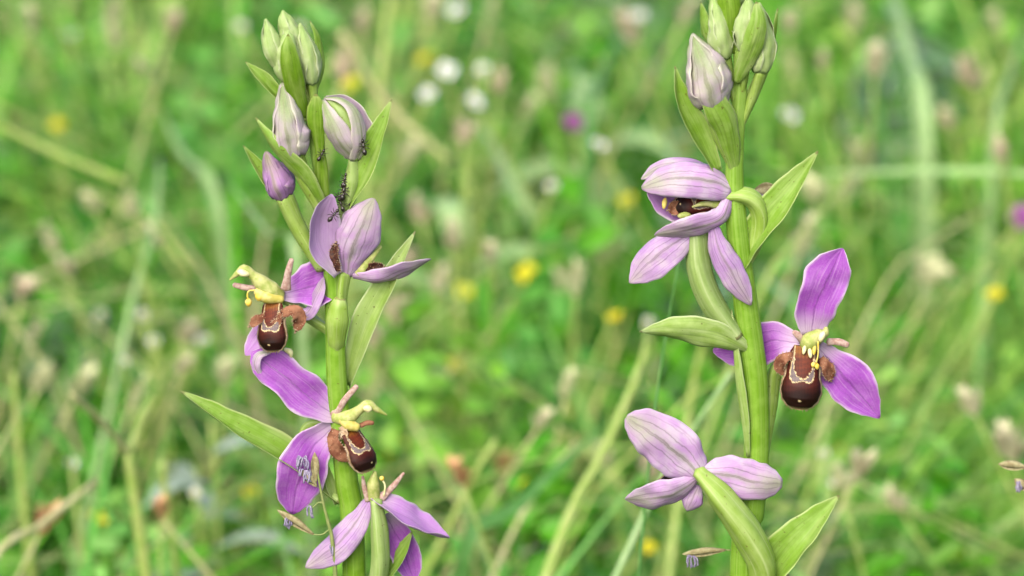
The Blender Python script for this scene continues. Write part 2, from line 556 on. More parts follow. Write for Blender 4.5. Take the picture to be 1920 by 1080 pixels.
# ------------------------------------------------------------------ orchid parts
def lip(parent, org, down, front, L, hw, name='lip', seed=0):
    """velvety bee-shaped lip: domed body, cream-edged shield, dark belly"""
    O = P(*org)
    D = V(down)
    Fv = V(front)
    Fv = (Fv - D * Fv.dot(D)).normalized()
    A = D.cross(Fv) * -1
    # A points to the viewer's right when the lip hangs down and faces him
    if A.dot(R_) < 0 and abs(front[2]) > 0.5:
        A = -A
    W = [(0, .56), (.12, .72), (.3, .79), (.48, .82), (.62, .95), (.74, 1), (.86, .90), (.94, .66), (.985, .36), (1, .05)]
    Zf = [(0, .16), (.15, .26), (.4, .42), (.65, .6), (.82, .58), (.94, .36), (1, .04)]
    nu, nv = 100, 104
    verts, faces, cols = [], [], []
    red, red2, cream, grey = lin(112, 46, 20, .62), lin(84, 30, 12, .6), lin(206, 186, 140, .75), lin(118, 104, 104, .7)
    org_, dark, dark2, rimc = lin(150, 92, 30, .5), lin(88, 28, 13, .6), lin(40, 13, 7, .52), lin(190, 164, 120, .75)
    rn = random.Random(seed)
    def mott(x, t):
        return 1 + .22 * math.sin(x * 23 + t * 31 + seed) * math.sin(t * 43 - x * 17) + rn.uniform(-.16, .16)
    spot = (rn.uniform(-.1, .25), 0.86)

    def mixc(a, b, t):
        t = max(0, min(1, t))
        return tuple(a[i] + (b[i] - a[i]) * t for i in range(3))
    for i in range(nu):
        t = i / (nu - 1)
        h = hw * interp(W, t)
        zf = hw * interp(Zf, t)
        for k in range(nv):
            a = 2 * math.pi * k / nv
            x = h * math.sin(a)
            ca = math.cos(a)
            z = zf * ca if ca > 0 else zf * 0.35 * ca
            dn = L * (t - 0.05 * (x / hw) ** 2)
            verts.append(O + (A * x + D * dn + Fv * (z + 0.12 * hw * math.sin(math.pi * t))) * PX)
            # pigment
            xn = x / hw
            if ca < -0.05:
                c = mixc(rimc, red2, 0.5)
            else:
                ty = (t - 0.27) / 0.235 if t > 0.27 else 0
                jx = .035 * math.sin(t * 61 + xn * 9 + seed) + .03 * math.sin(xn * 47 - t * 23 + seed * 2)
                ang = math.atan2(xn / 0.46, ty + 1e-6)
                d = math.hypot(xn / 0.46, ty) + jx
                d2 = d * (1 + 0.17 * math.cos(4 * ang) - 0.06 * math.sin(ang + seed))
                if t < 0.19:
                    c = mixc(org_, red, (t - 0.10) / 0.09 + 0.25 * math.sin(xn * 30))
                    if abs(xn) > .47:
                        c = mixc(cream, red2, (abs(xn) - .47) / .1)
                elif d < 1:
                    c = mixc(red, red2, d * 0.9)
                elif d < 1.07:
                    c = cream
                elif d2 < 1.37:
                    c = grey
                elif d2 < 1.46:
                    c = cream
                else:
                    c = mixc(dark, dark2, (d2 - 1.4) / 1.0)
                e = abs(math.sin(a))
                if e > 0.97 and t > .3:
                    c = mixc(c, rimc, (e - 0.97) / 0.03 * .7)
                if t > 0.955:
                    c = mixc(c, rimc, (t - 0.955) / 0.03)
                if math.hypot((xn - spot[0]) / 0.075, (t - spot[1]) / 0.018) < 1:
                    c = cream
            mm = mott(xn, t)
            cols.append(tuple(q * mm for q in c[:3]))
    for i in range(nu - 1):
        for k in range(nv):
            a, b = i * nv + k, i * nv + (k + 1) % nv
            faces.append((a, b, b + nv, a + nv))
    faces.append(tuple(range(nv)))
    faces.append(tuple(reversed(range((nu - 1) * nv, nu * nv))))
    o = mesh(name, verts, faces, LIPM, parent, cols=cols)
    # fringe of short hairs round the lip's lower edge
    hv, hf = [], []
    for k in range(200):
        t = 0.35 + 0.65 * (k % 100) / 100
        s = -1 if k < 100 else 1
        i = min(nu - 1, int(t * (nu - 1)))
        x = s * hw * interp(W, t)
        p = O + (A * x * 0.98 + D * L * (t - 0.05 * (x / hw) ** 2) + Fv * 0.12 * hw * math.sin(math.pi * t)) * PX
        out = (A * s * (1.05 - t) * 2 + D * (t - .4) * 2.2 + Fv * rn.uniform(-.3, .5)).normalized()
        sd_ = out.cross(Fv).normalized() * 0.9 * PX
        q = p + out * rn.uniform(4, 7) * PX
        b0 = len(hv)
        hv += [p - sd_, p + sd_, q, p + Fv * 0.8 * PX]
        hf += [(b0, b0 + 1, b0 + 2), (b0 + 1, b0 + 3, b0 + 2), (b0 + 3, b0, b0 + 2)]
    f = mesh('fringe', hv, hf, FUZZ, parent)
    f['kind'] = 'stuff'
    return o


def side_lobe(parent, pts, hw, n, seed=1, mat=None):
    o = blade('side_lobe', pts, hw, n, mat or LOBE, parent, prof=FRONT, cup=-0.5, th=4, nu=16, nv=11, veins=0, wob=.14, ruf=.12)
    me = o.data
    rn = random.Random(seed)
    hv, hf = [], []
    rim = [i for i in range(len(me.vertices)) if (i % 11) in (0, 10) or (i // 11) % 16 > 13] + list(range(0, len(me.vertices), 9))
    base = root_loc(parent)
    for _ in range(260):
        v = me.vertices[rn.choice(rim)]
        p = v.co + base
        out = (v.normal + Vector((rn.uniform(-.5, .5), rn.uniform(-.5, .5), rn.uniform(-.5, .5)))).normalized()
        s = out.cross(Vector((rn.random(), rn.random(), rn.random() + .1))).normalized() * 0.6 * PX
        q = p + out * rn.uniform(2.0, 5.5) * PX
        b0 = len(hv)
        hv += [p - s, p + s, q, p + out.cross(s)]
        hf += [(b0, b0 + 1, b0 + 2), (b0 + 1, b0 + 3, b0 + 2), (b0 + 3, b0, b0 + 2)]
    f = mesh('fuzz', hv, hf, FUZZ, parent)
    f['kind'] = 'stuff'
    return o


def horn(parent, pts, radii, mat=None):
    return tube('petal', pts, radii, mat or HORN, parent, seg=10, n=14, flat=0.6, wob=0.06)


def ball(name, parent, c, r, mat, r2=None, axis=(0, 1, 0)):
    o = P(*c)
    a = V(axis)
    r2 = r2 or r
    pts = [o + a * r2 * PX * k for k in (-1, -.75, -.35, 0, .35, .75, 1)]
    return tube(name, pts, [r * .1, r * .66, r * .94, r, r * .94, r * .66, r * .1], mat, parent, raw=True, seg=12, n=13, wob=.05)


def flower(parent, ov, rad, mat=OVARY, ridges=3):
    return tube('flower', ov, rad, mat, parent, seg=24, n=36, ridges=ridges, ramp=0.13)


def bud(parent, axis, r, mat, ov=None, ovr=None, prof=None, seed=0, rot=20, green_in=None):
    """closed bud: an inner core on its ovary, wrapped in three sepals"""
    prof = prof or [(0, .55), (.1, .8), (.25, .98), (.4, 1), (.6, .86), (.8, .56), (.93, .26), (1, .08)]
    A = spline([P(*p) for p in axis], 12)
    core = tube_data(A, [r * .66 * interp(prof, k / 8) for k in range(9)], raw=True, seg=18, n=18)
    parts = [core]
    if ov:
        parts.append(tube_data(ov, ovr, seg=16, n=16, ridges=3, ramp=.1))
    v, f, p = join(parts)
    o = mesh('bud', v, f, OVARY, parent, puv=p)
    T0 = (A[-1] - A[0]).normalized()
    N0 = (-F_ - T0 * (-F_).dot(T0)).normalized()
    B0 = T0.cross(N0)
    for k in range(3):
        a = math.radians(rot + 120 * k)
        out = N0 * math.cos(a) + B0 * math.sin(a)
        C = [A[i] + out * r * interp(prof, i / 11) * (0.86 + .04 * k) * PX for i in range(12)]
        C.append(A[-1] + T0 * r * .1 * PX)
        nn = (-out.dot(R_), -out.dot(U_), out.dot(F_))
        blade('sepal', C, r * 0.95, nn, mat, o, prof=[(a_, b_ * 1.0) for a_, b_ in prof], cup=1.02, raw=True, th=3.5, nu=24, nv=15,
              seed=seed * 7 + k, ruf=0.07, veins=1.4, fold=.3, wob=.1)
    return o


def stem(parent, pts, radii):
    g = P(*pts[0])
    low = Vector((g.x + 0.001, 0.0, -0.012))
    C = [low, low.lerp(g, .5)] + [P(*p) for p in pts]
    return tube('stem', C, [radii[0] * 1.1, radii[0] * 1.05] + radii, STEM, parent, raw=True, seg=28, n=90, ridges=5, ramp=0.025)


def leaf_base(parent, c, seed, n=5):
    """the rosette of strap leaves at the foot of the plant"""
    rn = random.Random(seed)
    for k in range(n):
        a = k * 6.283 / n + rn.uniform(-.4, .4)
        d = Vector((math.cos(a), math.sin(a), 0))
        L = rn.uniform(.055, .08)
        pts = [c + d * .004 + Vector((0, 0, .004)), c + d * L * .4 + Vector((0, 0, .03)), c + d * L * .8 + Vector((0, 0, .03)), c + d * L * 1.1 + Vector((0, 0, .014))]
        up = Vector((0, 0, 1))
        blade('leaf', pts, 80, (up.dot(R_), up.dot(U_), -up.dot(F_)), LEAFD, parent, prof=BRACT, cup=.5, raw=True, th=6, seed=seed + k, ruf=.05)


# ------------------------------------------------------------------ left orchid
LO = empty('bee_orchid', Vector((P(664, 1080).x, 0, 0)),
           'bee orchid crawling with black ants, its lowest open flowers tangled with a grass spike', 'orchid', 'flowering bee orchids')
stem(LO, [(664, 1080, 0), (650, 900, 0), (632, 720, 0), (628, 600, 0), (622, 500, 5), (612, 400, 5), (599, 320, 3), (588, 250, 3), (575, 180, 2), (556, 110, 0)],
     [22, 22, 19.5, 18, 16, 13, 12, 11, 9, 5])
leaf_base(LO, Vector((P(664, 1080).x, 0, 0)), 5)

bl = lambda *a, **k: blade('bract', *a, prof=k.pop('prof', BRACT), **k)
bl([(528, 190, -4), (498, 155, -8), (460, 116, -6)], 14, (.3, .4, .85), LEAF, LO, cup=.7, fold=.3, seed=1)
bl([(570, 222, -10), (550, 150, -46), (541, 95, -50), (540, 64, -36)], 20, (0, .2, -1), LEAFD, LO, cup=.8, seed=2, prof=FRONT)
bl([(588, 185, 2), (603, 125, 2), (597, 72, 2), (581, 39, 2)], 14, (-.7, .1, -.55), LEAF, LO, cup=.9, seed=3)
bl([(604, 384, -16), (562, 326, -34), (516, 276, -42), (480, 221, -28)], 24, (.45, .55, -.55), LEAF, LO, cup=.7, seed=4)
bl([(606, 372, -12), (600, 290, -18), (593, 225, -26), (592, 176, -20)], 19, (.1, 0, -1), LEAFD, LO, cup=.6, seed=5,
   prof=[(0, .62), (.25, .68), (.45, .5), (.6, .62), (.75, 1), (.88, .88), (.96, .45), (1, .08)])
bl([(646, 395, -4), (682, 325, -18), (710, 258, -20), (735, 186, -8)], 27, ((-.4, .2, .9), (-.5, .2, .8)), LEAF, LO, cup=.7, fold=.35, seed=6)
bl([(545, 400, 12), (495, 330, 14), (456, 273, 10)], 16, (.4, .3, .9), LEAF, LO, cup=.7, fold=.3, seed=7)
bl([(653, 722, 14), (690, 610, -2), (735, 520, 0), (779, 434, 6)], 27, ((-.4, .2, .9), (-.45, .2, .85)), LEAFP, LO, cup=.6, fold=.45, seed=8)
bl([(634, 940, 12), (545, 866, 2), (430, 796, -4), (339, 734, 0)], 36, (.3, .62, .65), LEAF, LO, cup=.8, fold=.25, seed=9)
bl([(690, 1150, -20), (722, 1085, -30), (752, 1040, -32), (773, 997, -26)], 31, (-.6, .3, .6), LEAF, LO, cup=.8, seed=10)
bl([(630, 945, 4), (618, 905, -2), (608, 860, -2)], 11, (.4, .2, .8), LEAFP, LO, cup=.6, seed=11)
tube('old_capsule', [(629, 668, -2), (631, 635, -9), (633, 600, -13), (636, 572, -13), (638, 558, -12)], [9, 17, 21.5, 17, 10], OVARY, LO, seg=20, n=20, ridges=5, ramp=.05)

bud(LO, [(545, 82, 0), (541, 55, 0), (531, 22, -4)], 20, BUDG, [(545, 80, 0), (556, 112, 2), (562, 140, 2)], [8, 6, 5], seed=1, rot=50)
bud(LO, [(524, 126, -8), (510, 85, -12), (498, 38, -10)], 20, BUDG, [(524, 124, -8), (545, 160, -4), (566, 200, 0)], [9, 7, 6], seed=2, rot=-20)
bud(LO, [(546, 152, -12), (541, 105, -14), (541, 55, -14)], 27, BUDG, [(546, 150, -12), (556, 190, -8), (570, 225, -3)], [14, 11, 8], seed=3, rot=35)
bud(LO, [(584, 156, -6), (580, 110, -8), (563, 46, -6)], 22, BUDG, [(584, 150, -6), (587, 185, -3), (588, 230, 0)], [10, 9, 8], seed=4, rot=10)
EGG = [(0, .6), (.08, .8), (.2, .96), (.34, 1), (.55, .82), (.78, .5), (.92, .3), (1, .16)]
bud(LO, [(552, 292, -20), (543, 240, -24), (530, 160, -20)], 38, BUDP, [(552, 290, -20), (570, 335, -12), (598, 390, -3)], [17, 14, 9], seed=5, rot=-12, prof=EGG)
v, f, p = join([tube_data([(664, 298, -14), (656, 250, -20), (640, 212, -20), (614, 184, -12)], [10, 24, 20, 5], seg=18, n=18),
                tube_data([(662, 296, -14), (661, 340, -6), (640, 410, 3)], [9, 18, 12], seg=16, n=16, ridges=3, ramp=.1)])
o = mesh('bud', v, f, OVARYG, LO, puv=p)
blade('sepal', [(668, 300, -18), (679, 262, -36), (668, 212, -40), (640, 186, -30), (608, 183, -14)], 20, (-.55, -.45, -.7), BUDP, o, cup=.8, seed=201, prof=EGG, ruf=.04)
blade('sepal', [(668, 302, -16), (638, 268, -46), (618, 226, -48), (604, 188, -18)], 30, (.35, .25, -.9), BUDP, o, cup=.8, seed=202, prof=EGG, ruf=.04, fold=.15)
blade('sepal', [(664, 300, 4), (672, 250, 16), (650, 200, 14), (610, 184, -4)], 32, (0, 0, 1), BUDP, o, cup=.8, seed=203, prof=EGG)
bud(LO, [(531, 370, 4), (520, 335, 2), (500, 288, 4)], 31, BUDV, [(531, 366, 4), (558, 425, 8), (604, 505, 4)], [18, 16, 11], seed=7, rot=-15, prof=EGG)

# flower seen from behind, below the buds
f = flower(LO, [(646, 512, -8), (641, 545, -10), (637, 600, -6), (632, 640, -2)], [12, 11, 10, 8])
blade('sepal', [(632, 516, -26), (603, 464, -26), (604, 408, -30), (622, 364, -36)], 36, (.55, 0, .85), PALE, f, cup=.75, seed=21)
blade('sepal', [(650, 518, -12), (660, 470, -32), (677, 425, -38), (701, 372, -28)], 42, (0, 0, -1), PALE, f, cup=.65, seed=22, ruf=.04)
blade('sepal', [(662, 520, -8), (708, 526, -22), (760, 512, -24), (808, 486, -16)], 31, ((0, .8, -.3), (.1, .75, -.2)), PALE, f, cup=.75, seed=23, ruf=.03)
side_lobe(f, [(634, 508, -26), (628, 482, -26), (630, 455, -24)], 11, (.5, 0, -.8), 3, DARKLIP)
side_lobe(f, [(676, 512, -14), (700, 503, -14), (722, 502, -12)], 13, (0, .4, -.9), 4, DARKLIP)
horn(f, [(672, 515, -14), (694, 485, -14), (714, 462, -12)], [9, 7, 3], COLUMN)
tube('column', [(652, 515, 4), (660, 480, 14), (668, 450, 16)], [10, 11, 5], COLUMN, f, seg=12, n=14)

# side-on flower with drooping dark lip, its beak to the left
f = flower(LO, [(532, 556, 10), (570, 588, 18), (620, 622, 12)], [13, 11, 9])
blade('sepal', [(528, 552, 0), (570, 540, 6), (628, 520, 10)], 44, (-.2, .1, 1), MAG, f, cup=.35, seed=31, ruf=.06,
      prof=[(0, .3), (.25, .6), (.5, .95), (.75, 1), (.92, .8), (1, .6)])
blade('sepal', [(548, 580, -4), (575, 588, -12), (594, 555, -14), (607, 520, -8)], 17, (.5, -.3, -.7), PALE2, f, cup=.4, seed=32)
blade('sepal', [(514, 588, 14), (488, 632, 14), (460, 666, 8)], 22, (-.2, .2, 1), PALE2, f, cup=.4, seed=33)
tube('column', [(528, 556, -6), (508, 546, -10), (490, 530, -12), (474, 516, -12), (458, 505, -12), (446, 512, -12), (431, 525, -10)],
     [12, 19, 15, 9, 9.5, 6, 2], COLUMN, f, seg=16, n=30)
ball('anther', f, (456, 512, -20), 7, CREAM, 12, (-1, .3, 0))
tube('throat', [(480, 545, -18), (500, 556, -22), (530, 562, -20)], [8, 13, 7], THROAT, f, seg=12, n=14)
horn(f, [(536, 542, -20), (540, 512, -26), (547, 486, -26)], [10, 6.5, 5])
horn(f, [(482, 541, -4), (460, 539, -4), (438, 534, -4)], [6, 6, 5])
lip(f, (512, 566, -16), (0, -1, .05), (-.35, 0, .94), 95, 29, seed=1)
side_lobe(f, [(528, 590, -34), (548, 582, -44), (562, 596, -44), (554, 622, -38)], 13, (0, -.3, -1), 5)
side_lobe(f, [(502, 592, -26), (486, 598, -32), (468, 612, -28)], 9, (0, -.2, -1), 6)
side_lobe(f, [(526, 588, -36), (520, 604, -44), (504, 618, -44)], 7, (0, -.2, -1), 7)
tube('pollinium', [(478, 544, -18), (466, 546, -20), (464, 556, -22), (466, 564, -22)], [1.6, 1.6, 1.6, 2], YELLOW, f, seg=6, n=12)
ball('pollen_mass', f, (466, 567, -22), 6.5, YELLOW, 8)
ball('pollen_mass', f, (486, 556, -24), 8, YELLOW, 9)
tube('lip_tail', [(534, 655, -14), (544, 660, -16), (546, 670, -16)], [4, 6, 2], CREAM, f, seg=8, n=8)

# big open flower
f = flower(LO, [(632, 796, 6), (580, 800, 20), (572, 860, 26), (604, 908, 16), (638, 940, 4)], [11, 15, 14, 12, 9])
blade('sepal', [(636, 784, -6), (584, 748, -14), (532, 704, -18), (472, 660, -10)], 41, (-.1, .15, 1), MAG, f, cup=.35, ruf=.11, seed=41, curl=.0,
      prof=[(0, .28), (.12, .62), (.3, .92), (.45, .98), (.6, .86), (.75, .92), (.88, .72), (.96, .42), (1, .08)])
blade('sepal', [(496, 716, -20), (479, 690, -26), (484, 666, -26), (510, 660, -22)], 11, (.5, -.5, -.8), PALE, f, cup=.4, seed=45, nu=18, nv=9)
blade('sepal', [(630, 798, -6), (586, 838, -16), (560, 900, -20), (548, 964, -10)], 48, (.2, .1, .97), MAG, f, cup=.5, ruf=.05, seed=42)
horn(f, [(626, 780, -14), (648, 748, -20), (669, 724, -20)], [9, 6, 5.5])
horn(f, [(676, 798, -22), (688, 793, -24), (700, 793, -24)], [5, 5, 4], LOBE)
tube('column', [(626, 780, -10), (650, 784, -18), (674, 768, -22), (690, 757, -22), (704, 766, -22), (725, 778, -20)], [12, 15, 9, 8.5, 6, 2], COLUMN, f, seg=16, n=28)
tube('throat', [(638, 786, -22), (654, 796, -26), (672, 802, -28)], [7, 12, 8], THROAT, f, seg=12, n=12)
ball('anther', f, (689, 766, -30), 7, CREAM, 9, (1, -.3, 0))
lip(f, (654, 806, -20), (.40, -.9, .12), (.5, .3, .8), 88, 30, seed=2)
side_lobe(f, [(630, 806, -22), (624, 828, -34), (642, 850, -38), (668, 864, -34)], 15, (.3, .3, -.9), 8)
side_lobe(f, [(640, 800, -24), (646, 812, -34), (640, 822, -38)], 8, (.3, .3, -.9), 9, FUZZ)

# lowest flower, seen from behind
f = flower(LO, [(704, 938, -48), (711, 1000, -54), (710, 1080, -52), (680, 1180, -8)], [11, 17, 17, 13], OVARYG)
blade('sepal', [(693, 936, -36), (664, 985, -42), (628, 1025, -42), (573, 1064, -34)], 31, (.25, -.25, -1), PALE2, f, cup=.5, seed=51, ruf=.06)
blade('sepal', [(698, 932, -40), (745, 962, -54), (790, 990, -52), (843, 1008, -42)], 38, ((.1, .7, .55), (.0, .8, .3)), PALE2, f, cup=.9, seed=52, ruf=.08)
blade('sepal', [(722, 965, -22), (752, 1020, -18), (778, 1092, -22)], 30, (.2, 0, 1), MAG, f, cup=.4, seed=53)
horn(f, [(712, 936, -38), (735, 914, -40), (757, 887, -40)], [9, 6, 3])
horn(f, [(692, 938, -36), (684, 918, -38), (680, 893, -38)], [8, 5, 3])
tube('column', [(702, 936, -36), (700, 908, -40), (703, 884, -38)], [12, 12, 4], COLUMN, f, seg=14, n=14)
tube('pollinium', [(720, 930, -44), (722, 910, -46), (716, 898, -46)], [2, 2, 2], CREAM, f, seg=6, n=10)
ball('pollen_mass', f, (716, 897, -46), 5, YELLOW)

# ------------------------------------------------------------------ right orchid
RO = empty('bee_orchid', Vector((P(1398, 1080).x, 0, 0)),
           'thicker bee orchid with one flower facing squarely out and a hooded half-closed one above', 'orchid', 'flowering bee orchids')
stem(RO, [(1398, 1080, 0), (1406, 980, 0), (1418, 860, 0), (1417, 720, 0), (1405, 620, 0), (1390, 500, 0), (1380, 400, 0), (1377, 320, 0), (1382, 240, 0), (1388, 160, 0), (1385, 80, 0), (1372, -10, 0), (1362, -70, 0)],
     [30, 26, 24, 24, 24, 22, 20, 17, 15, 13, 11, 8, 5])
leaf_base(RO, Vector((P(1398, 1080).x, 0, 0)), 15)
bl([(1354, 105, 0), (1326, 60, -4), (1314, 4, -3)], 16, (.5, .2, -.8), LEAF, RO, cup=.8, seed=61)
bl([(1376, 100, -6), (1370, 40, -18), (1366, -15, -18), (1362, -70, -12)], 22, (0, 0, -1), LEAFD, RO, cup=.7, seed=62, prof=FRONT)
bl([(1380, 156, -20), (1408, 92, -52), (1421, 42, -58), (1418, 3, -44)], 20, (0, 0, -1), LEAF, RO, cup=.6, seed=63, prof=[(0, .3), (.12, .6), (.3, .85), (.5, 1), (.72, .95), (.86, .68), (.95, .34), (1, .06)])
bl([(1384, 230, 4), (1424, 152, 6), (1450, 80, 6), (1458, 16, 5)], 15, (-.75, .2, -.55), LEAF, RO, cup=.9, seed=64)
bl([(1342, 322, -6), (1306, 250, -10), (1277, 190, -10), (1265, 124, -6)], 24, (.45, .2, .85), LEAF, RO, cup=.7, fold=.4, seed=65)
bl([(1384, 345, -6), (1362, 240, -38), (1338, 190, -48), (1326, 147, -38)], 27, (0, .1, -1), LEAF, RO, cup=.6, seed=66, prof=[(0, .2), (.2, .42), (.42, .75), (.65, 1), (.8, .84), (.92, .44), (1, .06)])
bl([(1391, 500, -2), (1428, 432, -12), (1480, 362, -14), (1534, 284, -6)], 33, (-.4, .3, .85), LEAF, RO, cup=.6, fold=.4, seed=67)
bl([(1418, 662, -14), (1345, 633, -38), (1270, 620, -34), (1199, 622, -22)], 32, ((.1, .45, -.85), (0, .6, -.7)), LEAFP, RO, cup=.55, ruf=.06, seed=68, prof=[(0, .08), (.08, .3), (.2, .62), (.4, .95), (.55, 1), (.72, .84), (.88, .46), (.96, .18), (1, .04)])
bl([(1402, 856, -22), (1394, 780, -26), (1383, 700, -22), (1372, 580, -16)], 12, (.7, 0, -.7), LEAFP, RO, cup=.6, seed=69)
bl([(1420, 1130, -20), (1462, 1058, -30), (1518, 992, -30), (1574, 929, -18)], 40, (-.4, .3, .85), LEAF, RO, cup=.6, fold=.4, seed=70)

bud(RO, [(1358, 108, -2), (1352, 60, -4), (1336, -6, -4)], 26, BUDG, [(1358, 106, -2), (1368, 150, 0), (1382, 200, 0)], [12, 10, 7], seed=11, rot=15)
bud(RO, [(1398, 96, -22), (1400, 50, -28), (1404, -4, -26)], 26, BUDG, [(1398, 94, -22), (1394, 140, -10), (1388, 190, 0)], [12, 10, 7], seed=12, rot=-30)
bud(RO, [(1428, 134, -18), (1432, 80, -22), (1424, 8, -22)], 26, BUDG, [(1428, 132, -18), (1414, 175, -8), (1390, 235, 0)], [12, 10, 7], seed=13, rot=30)
bud(RO, [(1338, 202, -14), (1328, 140, -20), (1300, 68, -16)], 46, BUDP, [(1338, 200, -14), (1350, 250, -8), (1374, 310, 0)], [20, 16, 10], seed=14, rot=-8)
bud(RO, [(1384, 4, 10), (1382, -30, 10), (1378, -80, 8)], 26, BUDG, [(1384, 2, 10), (1384, 40, 4), (1386, 80, 0)], [12, 10, 7], seed=15, rot=10)

# hooded flower
f = flower(RO, [(1340, 366, -4), (1404, 370, -10), (1426, 405, -6), (1416, 458, 0), (1396, 500, 2)], [12, 17, 17, 14, 10])
blade('sepal', [(1372, 356, -14), (1322, 336, -34), (1262, 334, -38), (1203, 352, -24)], 36, (0, -.3, -.95), PALE, f, cup=.75, seed=71, ruf=.03,
      prof=[(0, .5), (.15, .85), (.35, 1), (.6, .98), (.8, .8), (.93, .46), (1, .1)])
blade('sepal', [(1366, 346, 4), (1300, 312, 4), (1240, 314, -2), (1202, 336, -8)], 20, (0, -.5, -.85), PALE, f, cup=.5, seed=72)
blade('sepal', [(1370, 366, -16), (1350, 410, -32), (1292, 430, -44), (1227, 441, -32)], 27, ((-.2, .5, -.8), (-.1, .7, -.65)), PALE, f, cup=.6, seed=73)
blade('sepal', [(1350, 372, 20), (1275, 382, 22), (1212, 338, 6)], 38, (0, .1, 1), PALE2, f, cup=.5, seed=74)
lip(f, (1345, 378, -2), (-1, -.12, .05), (0, .25, .95), 82, 22, seed=3)
side_lobe(f, [(1285, 392, -10), (1268, 390, -14), (1252, 394, -12)], 13, (0, 0, -1), 10)
ball('column_tip', f, (1246, 381, -16), 5, YELLOW, 11, (.15, 1, 0))
ball('column_tip', f, (1283, 404, -24), 7, COLUMN, 13, (1, .1, 0))
tube('column', [(1350, 385, -10), (1320, 382, -22), (1298, 388, -26)], [8, 5, 2], COLUMN, f, seg=10, n=12)

# drooping flower seen from behind
f = flower(RO, [(1306, 412, 6), (1310, 500, -10), (1334, 566, -14), (1380, 632, -12)], [18, 23, 23, 18], OVARYG)
blade('sepal', [(1306, 430, -6), (1258, 462, -14), (1218, 492, -14), (1180, 530, -6)], 36, (.2, -.2, -1), PALE2, f, cup=.55, seed=75)
blade('sepal', [(1336, 418, -22), (1350, 470, -34), (1380, 525, -38), (1408, 572, -32)], 26, (.1, 0, -1), PALE2, f, cup=.6, seed=76)

# flower facing out
f = flower(RO, [(1496, 650, 14), (1456, 690, 26), (1444, 760, 18), (1432, 860, 4)], [12, 13, 13, 9])
blade('sepal', [(1520, 628, -8), (1530, 572, -16), (1553, 516, -18), (1580, 466, -10)], 45, (.1, -.1, 1), MAG, f, cup=.35, ruf=.09, seed=81,
      prof=[(0, .42), (.1, .64), (.24, .82), (.36, .8), (.5, .96), (.66, 1), (.82, .78), (.93, .42), (1, .06)])
blade('sepal', [(1500, 644, -4), (1456, 638, 14), (1396, 652, 40), (1337, 658, 40)], 44, (.2, .1, 1), MAG, f, cup=.3, ruf=.05, seed=82)
blade('sepal', [(1532, 650, -4), (1568, 690, -12), (1610, 736, -14), (1649, 784, -8)], 46, (-.1, .1, 1), MAG, f, cup=.4, ruf=.04, seed=83, prof=[(0, .3), (.12, .52), (.3, .86), (.48, 1), (.66, .86), (.82, .54), (.93, .26), (1, .05)])
horn(f, [(1552, 641, -12), (1572, 641, -18), (1590, 647, -18)], [7, 7, 6])
horn(f, [(1504, 636, -10), (1496, 628, -14), (1488, 622, -14)], [8, 7, 5])
tube('column', [(1510, 652, -10), (1520, 640, -20), (1535, 630, -24), (1547, 624, -28), (1549, 614, -28)], [13, 18, 14, 8, 4], COLUMN, f, seg=16, n=26)
ball('anther', f, (1541, 631, -42), 6, CREAM, 11, (.4, 1, .2))
tube('pollinium', [(1534, 640, -42), (1534, 664, -44), (1530, 682, -44)], [2, 1.6, 1.6], YELLOW, f, seg=6, n=12)
ball('pollen_mass', f, (1525, 684, -45), 4.5, YELLOW, 5.5)
ball('pollen_mass', f, (1532, 687, -45), 4.5, YELLOW, 6)
ball('throat_tooth', f, (1508, 656, -34), 4, CREAM, 9, (.2, 1, 0))
ball('throat_tooth', f, (1519, 662, -36), 4.5, CREAM, 10, (-.1, 1, 0))
ball('throat_tooth', f, (1527, 656, -36), 4, YELLOW, 10, (.1, 1, 0))
lip(f, (1510, 650, -16), (-.10, -1, .02), (-.05, .1, 1), 120, 38, seed=4)
side_lobe(f, [(1494, 668, -24), (1472, 670, -32), (1462, 688, -30), (1476, 704, -26)], 11, (.2, -.2, -1), 11)
side_lobe(f, [(1538, 672, -22), (1550, 688, -30), (1558, 714, -26)], 13, (-.2, -.2, -1), 12)

# lowest flower, seen from behind
f = flower(RO, [(1308, 884, -42), (1352, 934, -56), (1400, 1000, -58), (1432, 1070, -50), (1418, 1150, -8)], [13, 25, 29, 26, 20], OVARY)
blade('sepal', [(1318, 896, -34), (1272, 852, -46), (1226, 814, -48), (1174, 782, -38)], 50, (0, .1, -1), PALE, f, cup=.45, ruf=.05, seed=91,
      prof=[(0, .3), (.12, .66), (.3, .96), (.45, 1), (.65, .94), (.85, .7), (.95, .42), (1, .12)])
blade('sepal', [(1308, 896, -34), (1272, 922, -46), (1222, 936, -46), (1172, 936, -36)], 34, ((0, .6, -.8), (.1, .7, -.7)), PALE, f, cup=.65, ruf=.06, seed=92)
blade('sepal', [(1310, 910, -24), (1298, 936, -30), (1288, 958, -26)], 21, (.2, .4, -.9), PALE2, f, cup=.5, seed=93, nu=16, nv=11)
blade('sepal', [(1318, 884, -34), (1368, 892, -44), (1420, 904, -44), (1467, 906, -36)], 40, (0, .1, -1), PALE, f, cup=.5, ruf=.06, seed=94,
      prof=[(0, .3), (.14, .72), (.32, .96), (.55, 1), (.78, .86), (.92, .62), (1, .2)])
horn(f, [(1304, 892, -18), (1264, 878, -14), (1229, 871, -14)], [9, 7, 2])
lip(f, (1296, 896, -14), (-1, -.2, 0), (0, .5, .8), 62, 15, seed=5)
tube('column', [(1306, 890, -20), (1280, 886, -16), (1256, 884, -14)], [9, 7, 3], COLUMN, f, seg=10, n=12)


